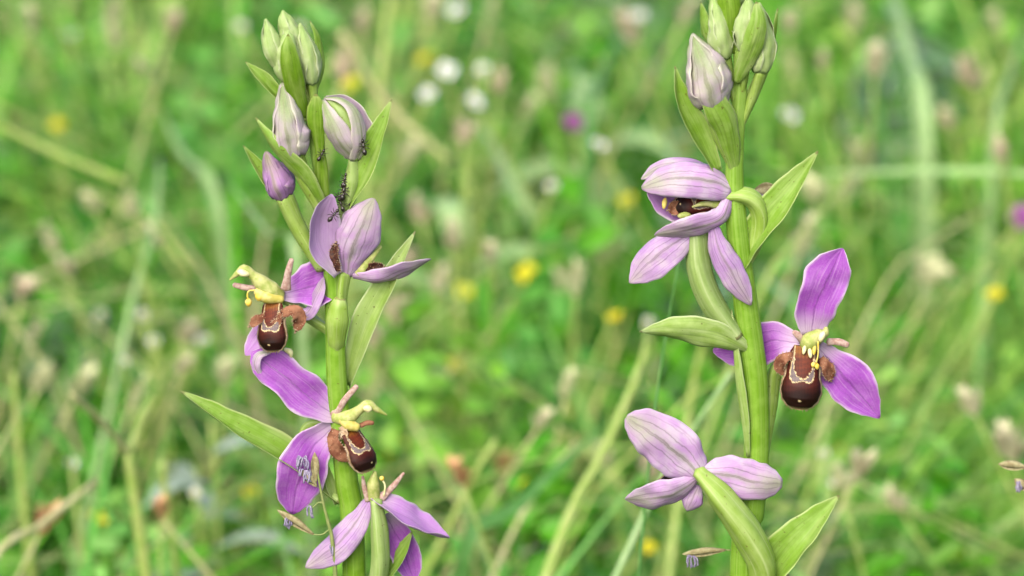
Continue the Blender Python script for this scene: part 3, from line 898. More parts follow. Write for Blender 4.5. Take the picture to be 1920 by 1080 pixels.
# ------------------------------------------------------------------ insects
def ant(c, ang, L, label, seed):
    """black ant: head, waist and gaster in one body with six bent legs and feelers"""
    rn = random.Random(seed)
    L *= 1.2
    o = P(*c)
    a = math.radians(ang)
    ax = V((math.cos(a), math.sin(a), 0.05))
    up = V((0, 0, 1))
    up = (up - ax * up.dot(ax)).normalized()
    sd_ = ax.cross(up)
    prof = [(-.5, .02), (-.42, .12), (-.28, .15), (-.14, .10), (-.08, .03), (-.02, .05), (.08, .085), (.18, .06), (.24, .03), (.3, .10), (.4, .11), (.48, .05), (.5, .01)]
    pts = [o + ax * L * PX * t for t, r in prof]
    parts = [tube_data(pts, [r * L for t, r in prof], raw=True, seg=10, n=30)]
    for s in (-1, 1):
        for t, f in ((.0, -.5), (.08, .1), (.16, .6)):
            b = o + ax * L * PX * t
            k = b + (sd_ * s * .2 + up * .12 + ax * f * .16) * L * PX
            e = b + (sd_ * s * rn.uniform(.3, .4) - up * .1 + ax * f * rn.uniform(.3, .5)) * L * PX
            parts.append(tube_data([b, k, e], [.018 * L + .3, .016 * L + .25, .3], raw=True, seg=5, n=7))
        b = o + ax * L * PX * .45
        k = b + (sd_ * s * .1 + ax * .12 + up * .05) * L * PX
        e = b + (sd_ * s * .2 + ax * .24) * L * PX
        parts.append(tube_data([b, k, e], [.4, .4, .3], raw=True, seg=5, n=7))
    v, f, p = join(parts)
    ob = mesh('ant', v, f, ANT, puv=p, loc=o)
    tag(ob, label, 'ant', 'black ants on the orchid stalk')


ant((602, 291, -26), 60, 22, 'small black ant on the narrow bract between two closed buds', 1)
ant((682, 276, -40), 100, 27, 'black ant clinging to the lower tip of the striped half-open bud', 2)
ant((646, 338, -16), 75, 25, 'topmost black ant in the column climbing beneath the striped half-open bud', 3)
ant((644, 360, -22), 80, 30, 'largest black ant in the knot just above the pale back-turned flower', 4)
ant((634, 368, -26), 20, 24, 'black ant reaching sideways from the knot above the pale back-turned flower', 5)
ant((640, 384, -24), 110, 24, 'lowest black ant of the knot wedged above the pale back-turned flower', 6)
ant((656, 384, -16), 130, 20, 'black ant on the green bract beside the pale sepal tip', 7)
ant((625, 404, -46), 50, 26, 'black ant walking inside the cupped pale sepal', 8)
m = tube_data([P(1394, 444, 2), P(1397, 438, 0), P(1401, 432, 2)], [2, 6, 3], raw=True, seg=10, n=10, wob=.1)
ml = [m] + [tube_data([P(1397, 438, 0), P(1397 + 11 * math.cos(a), 438 + 11 * math.sin(a), 4)], [1, .5], raw=True, seg=4, n=4) for a in (.3, 1.2, 2.0, 3.4, 4.3, 5.2)]
v, f, p = join(ml)
o = mesh('mite', v, f, MITE, puv=p, loc=P(1397, 438, 0))
tag(o, 'tiny red-brown mite in the loop of the arching flower stalk', 'mite')


# ------------------------------------------------------------------ grass spikes in flower
def anthers(parent, c, n, spread, seed):
    rn = random.Random(seed)
    for k in range(int(n * 1.7)):
        x, y, d = c[0] + rn.uniform(-spread, spread), c[1] + rn.uniform(-spread, spread) * .7, c[2] + rn.uniform(-4, 4)
        a = rn.uniform(-.6, .6)
        tube('anther', [(c[0] + (x - c[0]) * .3, c[1] - 8, c[2]), (x, y - 4, d), (x + a * 8, y + 9, d)], [.7, 1.4, 1.7], ANTHER, parent, seg=5, n=7)


def spikelet(parent, p0, p1, hw, seed, d=0):
    for k, s in ((0, 1), (1, -1)):
        mx, my = (p0[0] + p1[0]) / 2, (p0[1] + p1[1]) / 2
        dx, dy = p1[0] - p0[0], p1[1] - p0[1]
        L = math.hypot(dx, dy)
        ox, oy = -dy / L * hw * .4 * s, dx / L * hw * .4 * s
        blade('husk', [(p0[0], p0[1], d), (mx + ox, my + oy, d - 4 * s), (p1[0], p1[1], d)], hw, (0, 0, -s * 1.0), HUSK, parent, cup=.9, th=2, nu=12, nv=7, seed=seed + k, veins=.3)


G1 = empty('flowering_spike', Vector((P(640, 1080).x, -0.004, 0)), 'thin flowering grass spike with violet anthers leaning across the magenta sepal of the ant-covered orchid', 'grass spike')
tube('culm', [Vector((P(640, 1080).x, -.004, -.008)), P(634, 1300, -45), P(629, 1090, -45), P(624, 1015, -45), P(611, 965, -42), P(600, 912, -42), P(592, 860, -40)], [5, 5, 4.5, 4, 3, 2.2, 1.5], CULM, G1, raw=True, seg=8, n=50)
spikelet(G1, (592, 905), (590, 848), 6, 1, -40)
spikelet(G1, (594, 912), (566, 882), 6, 3, -40)
anthers(G1, (568, 866, -44), 9, 11, 1)
anthers(G1, (572, 890, -44), 8, 10, 2)
tube('branch', [(606, 944, -42), (598, 942, -42), (586, 952, -42)], [1.8, 1.5, 1.2], CULM, G1, seg=6, n=10)
anthers(G1, (580, 958, -42), 5, 8, 3)
tube('branch', [(618, 992, -44), (604, 1002, -42), (586, 1002, -40)], [1.8, 1.4, 1.2], CULM, G1, seg=6, n=10)
spikelet(G1, (588, 1002), (520, 956), 6, 5, -40)
anthers(G1, (540, 980, -42), 5, 7, 4)
anthers(G1, (622, 1030, -46), 3, 4, 5)

G2 = empty('flowering_spike', Vector((P(1500, 1080).x, 0.006, 0)), 'thin flowering grass with one straw spikelet hanging beside the thick orchid stem', 'grass spike')
tube('culm', [Vector((P(1500, 1080).x, .006, -.008)), P(1500, 1300, 60), P(1480, 1090, 60), P(1452, 1046, 55), P(1410, 1034, 50), P(1355, 1031, 34)], [5, 4, 3.5, 3, 2.5, 1.6], CULM, G2, raw=True, seg=8, n=46)
spikelet(G2, (1360, 1031), (1279, 1039), 6, 7, 34)
anthers(G2, (1298, 1050, 32), 7, 10, 6)

G3 = empty('flowering_spike', Vector((P(1408, 1080).x, 0.016, 0)), 'thin flowering grass whose violet-grey spikelet peeps out beside the raised green bract', 'grass spike')
tube('culm', [Vector((P(1408, 1080).x, .016, -.008)), P(1408, 1100, 170), P(1414, 700, 170), P(1400, 480, 170), P(1428, 358, 170)], [6, 5, 4, 3, 2], CULM, G3, raw=True, seg=8, n=46)
spikelet(G3, (1412, 360), (1456, 350), 9, 9, 170)
anthers(G3, (1430, 372, 168), 5, 6, 7)
G4 = empty('flowering_spike', Vector((P(1930, 1080).x, 0.02, 0)), 'thin flowering grass with pinkish spikelets at the end of the meadow away from the orchids', 'grass spike')
tube('culm', [Vector((P(1930, 1080).x, .02, -.008)), P(1935, 1200, 220), P(1930, 950, 220), P(1922, 876, 220)], [6, 5, 4, 2], CULM, G4, raw=True, seg=8, n=40)
spikelet(G4, (1926, 876), (1872, 870), 7, 11, 220)
spikelet(G4, (1930, 920), (1902, 898), 7, 13, 220)
anthers(G4, (1913, 910, 218), 5, 7, 8)

# ------------------------------------------------------------------ meadow
rng = np.random.default_rng(7)
LK[0] = 1.0


def pal(*cs):
    return np.array([lin(*c)[:3] for c in cs])


GREENS = np.array([1.04, 1.2, 1.0]) * pal((92, 162, 22, .62), (112, 174, 40, .62), (140, 188, 70, .66), (84, 152, 36, .6), (118, 178, 84, .62), (160, 194, 92, .68), (78, 142, 24, .58), (108, 170, 76, .62), (144, 192, 100, .66), (100, 170, 30, .64))
STRAW = pal((192, 198, 118, .85), (206, 204, 142, .85), (176, 198, 104, .8), (204, 190, 146, .82), (170, 200, 116, .8))
BLUEG = pal((130, 170, 128, .55), (148, 182, 146, .58), (120, 164, 110, .55))


def ribbons(base, h, az, lean, w, cols, S=4, droop=0.6):
    """grass blades: bent tapering strips"""
    n = len(base)
    t = np.linspace(0, 1, S + 1)
    d = np.stack([np.cos(az), np.sin(az), np.zeros(n)], -1)
    face = az + np.pi / 2 + rng.uniform(-.9, .9, n)
    sdir = np.stack([np.cos(face), np.sin(face), np.zeros(n)], -1)
    C = base[:, None, :] + d[:, None, :] * (lean[:, None] * h[:, None] * (0.3 * t + 0.7 * t ** 2))[..., None]
    C[..., 2] += h[:, None] * (t - droop * lean[:, None] * 0.45 * t ** 2)
    ww = (w[:, None] * (1 - t ** 2.2) * 0.5 + 0.00008)
    L = C - sdir[:, None, :] * ww[..., None]
    Rr = C + sdir[:, None, :] * ww[..., None]
    verts = np.stack([L, Rr], 2).reshape(-1, 3)
    k = np.arange(S)
    f = np.stack([2 * k, 2 * k + 1, 2 * k + 3, 2 * k + 2], -1)
    faces = (np.arange(n)[:, None, None] * (2 * (S + 1)) + f[None]).reshape(-1, 4)
    return verts, faces, np.repeat(cols, 2 * (S + 1), axis=0)


def leaflets(c, nrm, L, W, cols):
    """oval leaves folded along the midrib"""
    n = len(c)
    nrm = nrm / np.linalg.norm(nrm, axis=1, keepdims=True)
    r = rng.normal(size=(n, 3))
    a = np.cross(nrm, r)
    a /= np.linalg.norm(a, axis=1, keepdims=True)
    b = np.cross(nrm, a)
    L = L[:, None]
    W = W[:, None]
    up = nrm * W * 0.45
    v = [c - a * L * .5, c - a * L * .2 + b * W * .8 + up, c + a * L * .25 + b * W * .75 + up, c + a * L * .5,
         c + a * L * .25 - b * W * .75 + up, c - a * L * .2 - b * W * .8 + up]
    verts = np.stack(v, 1).reshape(-1, 3)
    f = np.array([[0, 3, 2, 1], [0, 5, 4, 3]])
    faces = (np.arange(n)[:, None, None] * 6 + f[None]).reshape(-1, 4)
    return verts, faces, np.repeat(cols, 6, axis=0)


def stuff(name, chunks, mat, label, cat):
    vs, fs, cs, o = [], [], [], 0
    for v, f, c in chunks:
        vs.append(v)
        fs.append(f + o)
        cs.append(c)
        o += len(v)
    v, f, c = np.concatenate(vs), np.concatenate(fs), np.concatenate(cs)
    me = bpy.data.meshes.new(name)
    me.vertices.add(len(v))
    me.vertices.foreach_set('co', v.astype(np.float32).ravel())
    me.loops.add(f.size)
    me.loops.foreach_set('vertex_index', f.astype(np.int32).ravel())
    me.polygons.add(len(f))
    me.polygons.foreach_set('loop_start', np.arange(0, f.size, 4, dtype=np.int32))
    me.update(calc_edges=True)
    a = me.attributes.new('cv', 'FLOAT_COLOR', 'POINT')
    cc = np.ones((len(v), 4), dtype=np.float32)
    cc[:, :3] = c
    a.data.foreach_set('color', cc.ravel())
    me.materials.append(mat)
    ob = bpy.data.objects.new(name, me)
    col.objects.link(ob)
    tag(ob, label, cat, kind='stuff')
    return ob


def field(n, dense=True):
    if dense:
        return np.stack([rng.uniform(-.34, .34, n), rng.uniform(.06, 1.35, n)], -1)
    xy = np.stack([rng.uniform(-1.5, 1.5, n * 2), rng.uniform(-.45, 2.9, n * 2)], -1)
    keep = ~((np.abs(xy[:, 0]) < .34) & (xy[:, 1] > .06) & (xy[:, 1] < 1.35))
    return xy[keep][:n]


def clumps(xy, per, szr, hr):
    out = []
    for (x, y) in xy:
        k = int(rng.integers(per[0], per[1]))
        R0 = rng.uniform(*szr)
        H = rng.uniform(*hr)
        ph = rng.uniform(0, 2 * np.pi, k)
        rr = R0 * np.sqrt(rng.uniform(0, 1, k))
        z = H * (0.25 + 0.75 * rng.uniform(0, 1, k) ** .6) * (1 - .5 * (rr / R0) ** 2)
        c = np.stack([x + rr * np.cos(ph), y + rr * np.sin(ph), z], -1)
        nrm = np.stack([np.cos(ph) * rr / R0 * .8, np.sin(ph) * rr / R0 * .8, np.full(k, .9)], -1) + rng.normal(size=(k, 3)) * .5
        L = rng.uniform(.004, .0095, k) * rng.uniform(.6, 1.7)
        W = L * rng.uniform(.1, .42)
        g = GREENS[rng.integers(len(GREENS))] if rng.random() > .14 else BLUEG[rng.integers(len(BLUEG))]
        cs = g * rng.uniform(.75, 1.2, (k, 1)) * (1 + rng.normal(size=(k, 3)) * .06)
        out.append(leaflets(c, nrm, L, W, np.clip(cs, 0, 1)))
    return out


stuff('clover_carpet', clumps(field(900), (60, 180), (.012, .045), (.02, .12)) + clumps(field(1500, False), (30, 80), (.03, .08), (.03, .08)),
      VEG, 'low green carpet of clover and medick leaves covering the meadow', 'ground cover')


def tufts(xy, per, hr, wr, straw=.15):
    out = []
    for (x, y) in xy:
        k = int(rng.integers(*per))
        b = np.stack([x + rng.normal(size=k) * .008, y + rng.normal(size=k) * .008, np.full(k, -.008)], -1)
        h = rng.uniform(hr[0], hr[1]) * rng.uniform(.5, 1.1, k)
        az0 = rng.uniform(0, 6.28)
        az = az0 + rng.normal(size=k) * 1.1
        g = STRAW[rng.integers(len(STRAW))] if rng.random() < straw else GREENS[rng.integers(len(GREENS))]
        cs = g * rng.uniform(.75, 1.2, (k, 1)) * (1 + rng.normal(size=(k, 3)) * .05)
        out.append(ribbons(b, h, az, rng.uniform(.3, 1.9, k), rng.uniform(wr[0], wr[1], k), np.clip(cs, 0, 1)))
    return out


def hmax(y):
    return 0.0


def short(xy):
    """tufts close behind the orchids stay low"""
    return [p for p in xy]


near = field(1000)
stuff('meadow_grass', tufts(near[near[:, 1] > .22], (5, 20), (.05, .14), (.0014, .0042)) + tufts(near[near[:, 1] <= .22], (8, 20), (.03, .09), (.0012, .003)) +
      tufts(field(1500, False), (6, 14), (.04, .13), (.002, .0045)), VEG, 'green and straw-coloured grass blades filling the meadow', 'grass')

# pale stems leaning and lying every way through the leaves
k = 3200
xy = field(k)
b = np.concatenate([xy, rng.uniform(0, .07, (k, 1))], 1)
cs = STRAW[rng.integers(len(STRAW), size=k)] * rng.uniform(.8, 1.2, (k, 1))
gr = (rng.random(k) < np.where(xy[:, 0] > .05, .75, .3))
cs[gr] = GREENS[rng.integers(len(GREENS), size=gr.sum())] * rng.uniform(.8, 1.25, (gr.sum(), 1))
far = b[:, 1] > .2
ch = [ribbons(b[far], rng.uniform(.03, .09, far.sum()), rng.uniform(0, 6.28, far.sum()), rng.uniform(.4, 3.0, far.sum()), rng.uniform(.0006, .0019, far.sum()), np.clip(cs[far], 0, 1), S=3)]
stuff('tangled_stems', ch, VEG, 'pale straw-green stems lying tangled through the meadow leaves', 'grass')
LK[0] = 0.74

# ------------------------------------------------------------------ flowers and stalks that stand out of the meadow
def stalk_to_ground(p, k, seed):
    rn = random.Random(seed)
    g = Vector((p.x + rn.uniform(-.06, .06), p.y + rn.uniform(-.03, .04), -.008))
    m = g.lerp(p, .55) + Vector((rn.uniform(-.006, .006), rn.uniform(-.006, .006), 0))
    return [g, m, p]


GST = plain('stalk_green', lin(156, 184, 86, .8), lin(178, 196, 112, .8), rough=.5, trans=.15, scale=300)
STRAWM = plain('stalk_straw', lin(192, 194, 128, .82), lin(210, 206, 154, .82), rough=.6, trans=.15, scale=300)
DKB = plain('blade_bluegreen', lin(92, 152, 70, .75), lin(112, 170, 88, .75), rough=.4, trans=.25, scale=300)
PGR = plain('blade_pale', lin(156, 196, 122, .8), lin(176, 208, 142, .8), rough=.4, trans=.25, scale=300)


def head_petals(p, n, r, c, cc, cr, seed, tilt=0.25, w=.5):
    """flower head: n petals round a domed centre, one mesh"""
    rn = random.Random(seed)
    up = (Vector((rn.uniform(-.4, .4), rn.uniform(-.9, -.2), 1))).normalized()
    a = up.cross(Vector((1, .2, 0))).normalized()
    b = up.cross(a)
    vs, fs, cs = [], [], []
    for k in range(n):
        t = 6.283 * k / n + rn.uniform(-.15, .15)
        d = a * math.cos(t) + b * math.sin(t)
        s = up.cross(d)
        rr = r * rn.uniform(.85, 1.1)
        o = len(vs)
        vs += [p + d * rr * .1, p + d * rr * .6 + s * rr * w + up * rr * tilt * .6, p + d * rr + s * rr * w * .4 + up * rr * tilt,
               p + d * rr - s * rr * w * .4 + up * rr * tilt, p + d * rr * .6 - s * rr * w + up * rr * tilt * .6, p + d * rr * .6 + up * rr * tilt * .35]
        fs += [(o, o + 1, o + 5), (o + 1, o + 2, o + 5), (o + 2, o + 3, o + 5), (o + 3, o + 4, o + 5), (o + 4, o, o + 5)]
        cs += [c] * 6
    o = len(vs)
    for i in range(3):
        e = i * .5
        for k in range(8):
            t = 6.283 * k / 8
            vs.append(p + (a * math.cos(t) + b * math.sin(t)) * cr * math.cos(e) + up * cr * math.sin(e))
            cs.append(cc)
    vs.append(p + up * cr * 1.02)
    cs.append(cc)
    for i in range(2):
        for k in range(8):
            fs.append((o + i * 8 + k, o + i * 8 + (k + 1) % 8, o + i * 8 + 8 + (k + 1) % 8, o + i * 8 + 8 + k))
    for k in range(8):
        fs.append((o + 16 + k, o + 16 + (k + 1) % 8, o + 24))
    return vs, fs, cs


def meadow_flower(name, x, y, z, n, r, c, cc, cr, label, cat, group, seed):
    p = PZ(x, y, z)
    sp = stalk_to_ground(p, 1, seed)
    e = empty(name, sp[0], label, cat, group)
    tube('stalk', sp, [7, 7, 6], GST, e, raw=True, seg=7, n=14)
    v, f, cs = head_petals(p, n, r, c, cc, cr, seed)
    mesh('flower_head', v, f, VEGF, e, cols=cs)
    return e


rn = random.Random(3)
WL = {0: 'white flower standing alone above the far cluster of three white flowers', 1: 'brightest white flower, uppermost of the far cluster of three, beside a yellow flower',
      2: 'white flower of the far cluster of three standing nearest the ant-covered orchid', 3: 'white flower of the far cluster of three standing farthest from the ant-covered orchid',
      4: 'white flower just below the far purple flower head between the orchids', 5: 'lone white flower above the raised bract of the thicker orchid',
      6: 'lone white flower in the far open meadow on the ant-covered orchid side', 7: 'fainter small white flower just above the far cluster of three',
      8: 'small faint white flower between the far purple flower head and the largest yellow flower', 9: 'white flower beside a pinkish seed head next to the thicker orchid buds'}
YL = {0: 'largest yellow flower, midway between the two orchids', 1: 'yellow flower between the orchids on the side of the pale back-turned flower', 2: 'yellow flower beside the far cluster of three white flowers',
      3: 'yellow flower just above the long slanting pale stalk', 4: 'yellow flower beside the hooded half-closed orchid flower', 5: 'yellow flower beside the tip of the level bract',
      6: 'yellow flower in the open meadow beyond the upright magenta sepal', 7: 'yellow flower peeping out beside the closed buds of the ant-covered orchid'}
LL = {0: 'yellow flower in the turf below the silvery herb', 1: 'yellow flower in the turf beneath the slanting cut stalk', 2: 'yellow flower just under the long slanting bract of the ant-covered orchid',
      3: 'yellow flower beside the broad blue-green grass blade', 4: 'small yellow flower above the cut stalks between the orchids', 5: 'upper of two yellow flowers beside the dark lip of the large open flower',
      6: 'lower of two yellow flowers beside the dark lip of the large open flower', 7: 'yellow flower in the open turf beyond the outward-facing orchid flower', 8: 'yellow flower beneath the lowest pale flower of the thicker orchid',
      9: 'yellow flower beside a white one below the outward-facing orchid flower', 10: 'tiny yellow flower in the turf between the lowest flowers of both orchids', 11: 'tiny yellow flower in the turf beyond the lowest bract of the thicker orchid'}
VL = {0: 'white flower beside the tip of the level bract', 1: 'brightest low white flower beside the side-on flower of the ant-covered orchid', 6: 'white flower in the turf under the long slanting bract',
      7: 'white flower beside a yellow one below the outward-facing orchid flower', 8: 'white flower in the turf just below the white and yellow pair', 9: 'upper of two white flowers between the orchids',
      10: 'lower of two white flowers between the orchids', 11: 'white flower beside the forked stalk'}
WH, WC = lin(236, 238, 240, .88), lin(214, 206, 120, .8)
for i, (x, y, r) in enumerate([(855, 20, 4.2), (837, 134, 4.5), (802, 178, 4.3), (890, 191, 4.3), (1122, 272, 3.8), (1480, 217, 4.0),
                               (130, 64, 3.6), (905, 130, 3.2), (1035, 350, 3.2), (1198, 30, 3.6), (560, 50, 2.6), (452, 50, 2.8)]):
    meadow_flower('white_flower', x, y, rn.uniform(.10, .13), 5, r * .00056, WH, WC, .0008, WL.get(i, 'faint white flower just behind the topmost closed buds of the ant-covered orchid'), 'flower', 'white flowers far behind', 100 + i)
for i, (x, y, r) in enumerate([(1215, 606, 2.4), (380, 638, 3.0), (288, 640, 2.6), (188, 590, 2.3), (268, 590, 2.3), (230, 680, 2.4), (366, 925, 2.6), (1545, 850, 2.2), (1565, 905, 2.4), (860, 580, 2.4), (868, 635, 2.6), (135, 868, 2.4)]):
    meadow_flower('white_flower', x, y, rn.uniform(.07, .10), 5, r * .00056, WH, WC, .0008, VL.get(i, 'small white flower in the low scatter left of the side-on orchid flower'.replace('left of', 'out from')), 'flower', 'white flowers in the low grass', 130 + i)
YE, YC = lin(224, 222, 44, .8), lin(214, 190, 36, .8)
for i, (x, y, r) in enumerate([(990, 514, 4.6), (868, 548, 3.8), (797, 112, 4.2), (108, 235, 3.4), (1175, 376, 3.6), (1153, 595, 3.4), (1865, 552, 3.2), (655, 156, 3.2)]):
    meadow_flower('yellow_flower', x, y, rn.uniform(.08, .11), 5, r * .0007, YE, YC, .0012, YL[i], 'flower', 'yellow flowers behind the orchids', 160 + i)
for i, (x, y, r) in enumerate([(403, 945, 3.4), (185, 972, 3.6), (470, 925, 3.0), (985, 912, 3.2), (850, 685, 2.8), (758, 825, 3.6), (722, 850, 3.0), (1900, 700, 3.2), (1214, 1030, 3.4), (1575, 848, 2.6), (1105, 945, 2.4), (1800, 1040, 2.6)]):
    meadow_flower('yellow_flower', x, y, rn.uniform(.05, .08), 5, r * .0007, YE, YC, .0011, LL[i], 'flower', 'yellow flowers low in the turf', 190 + i)
PU, PC = lin(164, 96, 160, .8), lin(140, 76, 136, .8)
meadow_flower('purple_flower', 1076, 230, .12, 9, .003, PU, PC, .0019, 'single purple flower head beyond the white flowers between the orchids', 'flower', None, 220)
meadow_flower('purple_flower', 1916, 410, .11, 9, .0034, PU, PC, .002, 'single purple flower head in the meadow beyond the raised bract of the thicker orchid', 'flower', None, 221)


def seed_head(x, y, z, L, wdt, c, label, group, seed, cat='seed head'):
    rr = random.Random(seed)
    p = PZ(x, y, z)
    sp = stalk_to_ground(p, 1, seed)
    e = empty('seed_head', sp[0], label, cat, group)
    tube('stalk', sp, [6, 5, 4], STRAWM if rr.random() < .3 else GST, e, raw=True, seg=7, n=14)
    d = (sp[2] - sp[1]).normalized()
    vs, fs, cs = [], [], []
    for k in range(34):
        t = rr.random()
        q = p + d * (t - .2) * L
        a = rr.uniform(0, 6.28)
        o_ = Vector((math.cos(a), math.sin(a), .5)).normalized()
        ln = wdt * rr.uniform(.6, 1.1) * (1.1 - .5 * t)
        s = o_.cross(d).normalized() * ln * .3
        b0 = len(vs)
        vs += [q, q + o_ * ln * .5 + s + d * ln * .4, q + o_ * ln + d * ln * .9, q + o_ * ln * .5 - s + d * ln * .4]
        fs += [(b0, b0 + 1, b0 + 2, b0 + 3)]
        kk = rr.uniform(.8, 1.15)
        cs += [tuple(min(1, u * kk) for u in c[:3])] * 4
    mesh('spike', vs, fs, VEGF, e, cols=cs)


BEI, PNK, CRM, ORG = lin(222, 216, 178, .95), lin(226, 210, 180, .95), lin(228, 230, 180, .9), lin(220, 176, 128, .9)
heads = [(680, 60, PNK), (810, 40, BEI), (1190, 80, PNK), (1280, 40, BEI), (640, 150, PNK), (915, 40, CRM), (935, 175, PNK), (1030, 180, CRM), (985, 220, CRM),
         (760, 300, CRM), (870, 270, PNK), (790, 420, PNK), (850, 470, BEI), (920, 490, BEI), (760, 500, PNK), (820, 545, BEI), (1125, 490, CRM), (1080, 552, CRM), (1060, 560, CRM),
         (745, 600, PNK), (700, 650, BEI), (1060, 745, CRM), (870, 915, ORG), (950, 890, ORG), (220, 90, BEI), (210, 40, BEI), (320, 60, PNK), (270, 140, BEI), (60, 60, BEI),
         (100, 470, BEI), (180, 400, CRM), (130, 520, BEI), (40, 560, PNK), (250, 410, CRM), (300, 460, BEI), (60, 640, BEI), (70, 730, CRM), (250, 760, CRM), (140, 745, CRM),
         (340, 700, BEI), (420, 720, CRM), (300, 980, ORG), (75, 1000, ORG), (350, 640, BEI), (1480, 60, BEI), (1490, 140, CRM), (1545, 130, BEI), (1640, 140, BEI), (1825, 160, PNK),
         (1600, 60, BEI), (1870, 60, CRM), (1780, 240, PNK), (1530, 380, CRM), (1580, 380, CRM), (1500, 470, BEI), (1740, 540, CRM), (1780, 545, PNK), (1720, 520, CRM), (1580, 920, CRM), (1600, 900, BEI),
         (1690, 960, BEI), (1830, 780, BEI), (1900, 860, BEI), (1620, 310, BEI), (1140, 870, BEI), (1230, 900, PNK), (1010, 800, BEI), (690, 760, PNK), (1880, 310, PNK)]
MARKS = [(525, 60, 'the topmost buds of the ant-covered orchid'), (640, 240, 'the striped half-open bud'), (520, 550, 'the side-on orchid flower with the dark lip'), (440, 800, 'the long slanting bract'),
         (1370, 60, 'the topmost buds of the thicker orchid'), (1300, 370, 'the hooded half-closed flower'), (1570, 620, 'the outward-facing orchid flower'), (1300, 880, 'the lowest pale flower of the thicker orchid'),
         (840, 150, 'the far cluster of three white flowers'), (990, 514, 'the largest yellow flower'), (1076, 230, 'the far purple flower head'), (240, 830, 'the forked pale stalk'), (110, 950, 'the slanting cut stalk'),
         (900, 860, 'the short cut stalks between the orchids'), (1750, 330, 'the long level grass blade'), (1750, 640, 'the fine feathery foliage'), (110, 270, 'the long slanting pale stalk'), (760, 480, 'the pale back-turned flower'),
         (1700, 100, 'the wide bluish grass blade'), (1800, 430, 'the thin straw stalk over the dark gap'), (690, 700, 'the broad pale bract of the ant-covered orchid'), (320, 290, 'the wide pale blade behind the ant-covered orchid'),
         (1000, 960, 'the broad blue-green grass blade'), (1500, 380, 'the raised bract of the thicker orchid'), (1540, 980, 'the lowest bract of the thicker orchid'), (290, 640, 'the brightest low white flower'),
         (860, 20, 'the white flower standing alone above the cluster'), (1200, 40, 'the white flower next to the thicker orchid buds'), (40, 780, 'the upright yellowish stalk'), (130, 64, 'the lone far white flower'),
         (1890, 890, 'the pinkish flowering spikelets')]


def near_to(x, y):
    return min(MARKS, key=lambda m_: math.hypot(m_[0] - x, m_[1] - y))[2]


for i, (x, y, c) in enumerate(heads):
    up_ = y < 430
    kind = {id(BEI): 'beige', id(PNK): 'pinkish', id(CRM): 'cream', id(ORG): 'rusty orange'}[id(c)]
    seed_head(x, y, rn.uniform(.09, .14) if up_ else rn.uniform(.07, .12), rn.uniform(.004, .009), rn.uniform(.0026, .0048), c,
              '%s grass seed head beside %s' % (kind, near_to(x, y)), '%s grass seed heads' % kind, 300 + i)


def stalk(name, pts, radii, mat, label, group=None, cat='stalk', foot=True):
    """pts: (x, y, height above ground or None, depth in metres behind orchids)"""
    C = [P(x, y, d / PX) for x, y, d in pts]
    if foot:
        a = C[0]
        dv = (C[0] - C[1])
        kk = (a.z + .008) / max(1e-4, -dv.z) if dv.z < 0 else 1.0
        hx, hy = dv.x * kk, dv.y * kk
        f_ = min(1.0, .13 / max(1e-6, math.hypot(hx, hy)))
        g = Vector((a.x + hx * f_, a.y + hy * f_, -.008))
        C = [g, a.lerp(g, .4)] + C
        radii = [radii[0], radii[0]] + radii
    v, f, p = tube_data(C, radii, raw=True, seg=9, n=30, wob=.08)
    o = mesh(name, v, f, mat, puv=p, loc=C[0])
    tag(o, label, cat, group)


def long_blade(name, pts, hw, n, mat, label, group=None, foot=True):
    C = [P(x, y, d / PX) for x, y, d in pts]
    if foot:
        a = C[0]
        dv = C[0] - C[1]
        C = [Vector((a.x + dv.x * .3, a.y, -.006))] + C
    o = blade(name, [c - C[0] for c in C], hw, n, mat, None, prof=[(0, .6), (.4, 1), (.7, .8), (.9, .4), (1, .05)], cup=.35, fold=.3, raw=True, th=5, nu=24, nv=7, veins=0)
    o.location = C[0]
    tag(o, label, 'grass blade', group)


stalk('dry_stalk', [(275, 1090, .24), (255, 950, .24), (240, 850, .24), (238, 835, .24)], [15, 14, 12, 11], GST, 'upright pale green stalk forking into two branches beside the long slanting bract')
stalk('dry_stalk', [(240, 850, .24), (190, 790, .23), (135, 740, .22)], [9, 8, 7], STRAWM, 'pale side branch slanting away from the forked stalk towards the open meadow', foot=False)
stalk('dry_stalk', [(242, 850, .24), (262, 790, .25), (285, 745, .26)], [9, 8, 7], GST, 'steeper side branch of the forked stalk rising towards the orchid', foot=False)
stalk('cut_stalk', [(-30, 1080, .2), (70, 990, .22), (180, 903, .24)], [9, 9, 9], STRAWM, 'slanting straw stalk with a cut white end in the low turf')
stalk('cut_stalk', [(318, 985, .26), (310, 930, .26), (305, 862, .26)], [9, 9, 9], GST, 'short upright cut stalk beside the forked stalk')
stalk('dry_stalk', [(420, 1110, .24), (360, 1040, .24), (305, 975, .24)], [6, 5, 4], STRAWM, 'rusty straw stalk leaning towards the short cut stalk')
stalk('dry_stalk', [(60, 1090, .3), (40, 900, .3), (25, 700, .3)], [11, 10, 8], GST, 'upright yellowish stalk at the outer end of the meadow near the cut stalk')
stalk('dry_stalk', [(230, 340, .42), (110, 290, .42), (-20, 225, .42)], [11, 10, 8], GST, 'long pale stalk lying slantwise behind the ant-covered orchid', foot=False)
stalk('dry_stalk', [(250, 560, .4), (290, 420, .42), (300, 300, .45)], [8, 7, 6], PGR, 'thin upright grass stalk far behind the ant-covered orchid')
stalk('dry_stalk', [(688, 330, .55), (712, 150, .56), (735, -30, .58)], [13, 12, 10], GST, 'tall pale stalk rising behind the orchid buds')
stalk('dry_stalk', [(640, 60, .5), (720, 190, .5), (840, 300, .5)], [11, 10, 9], STRAWM, 'leaning straw stalk crossing behind the striped half-open bud', foot=False)
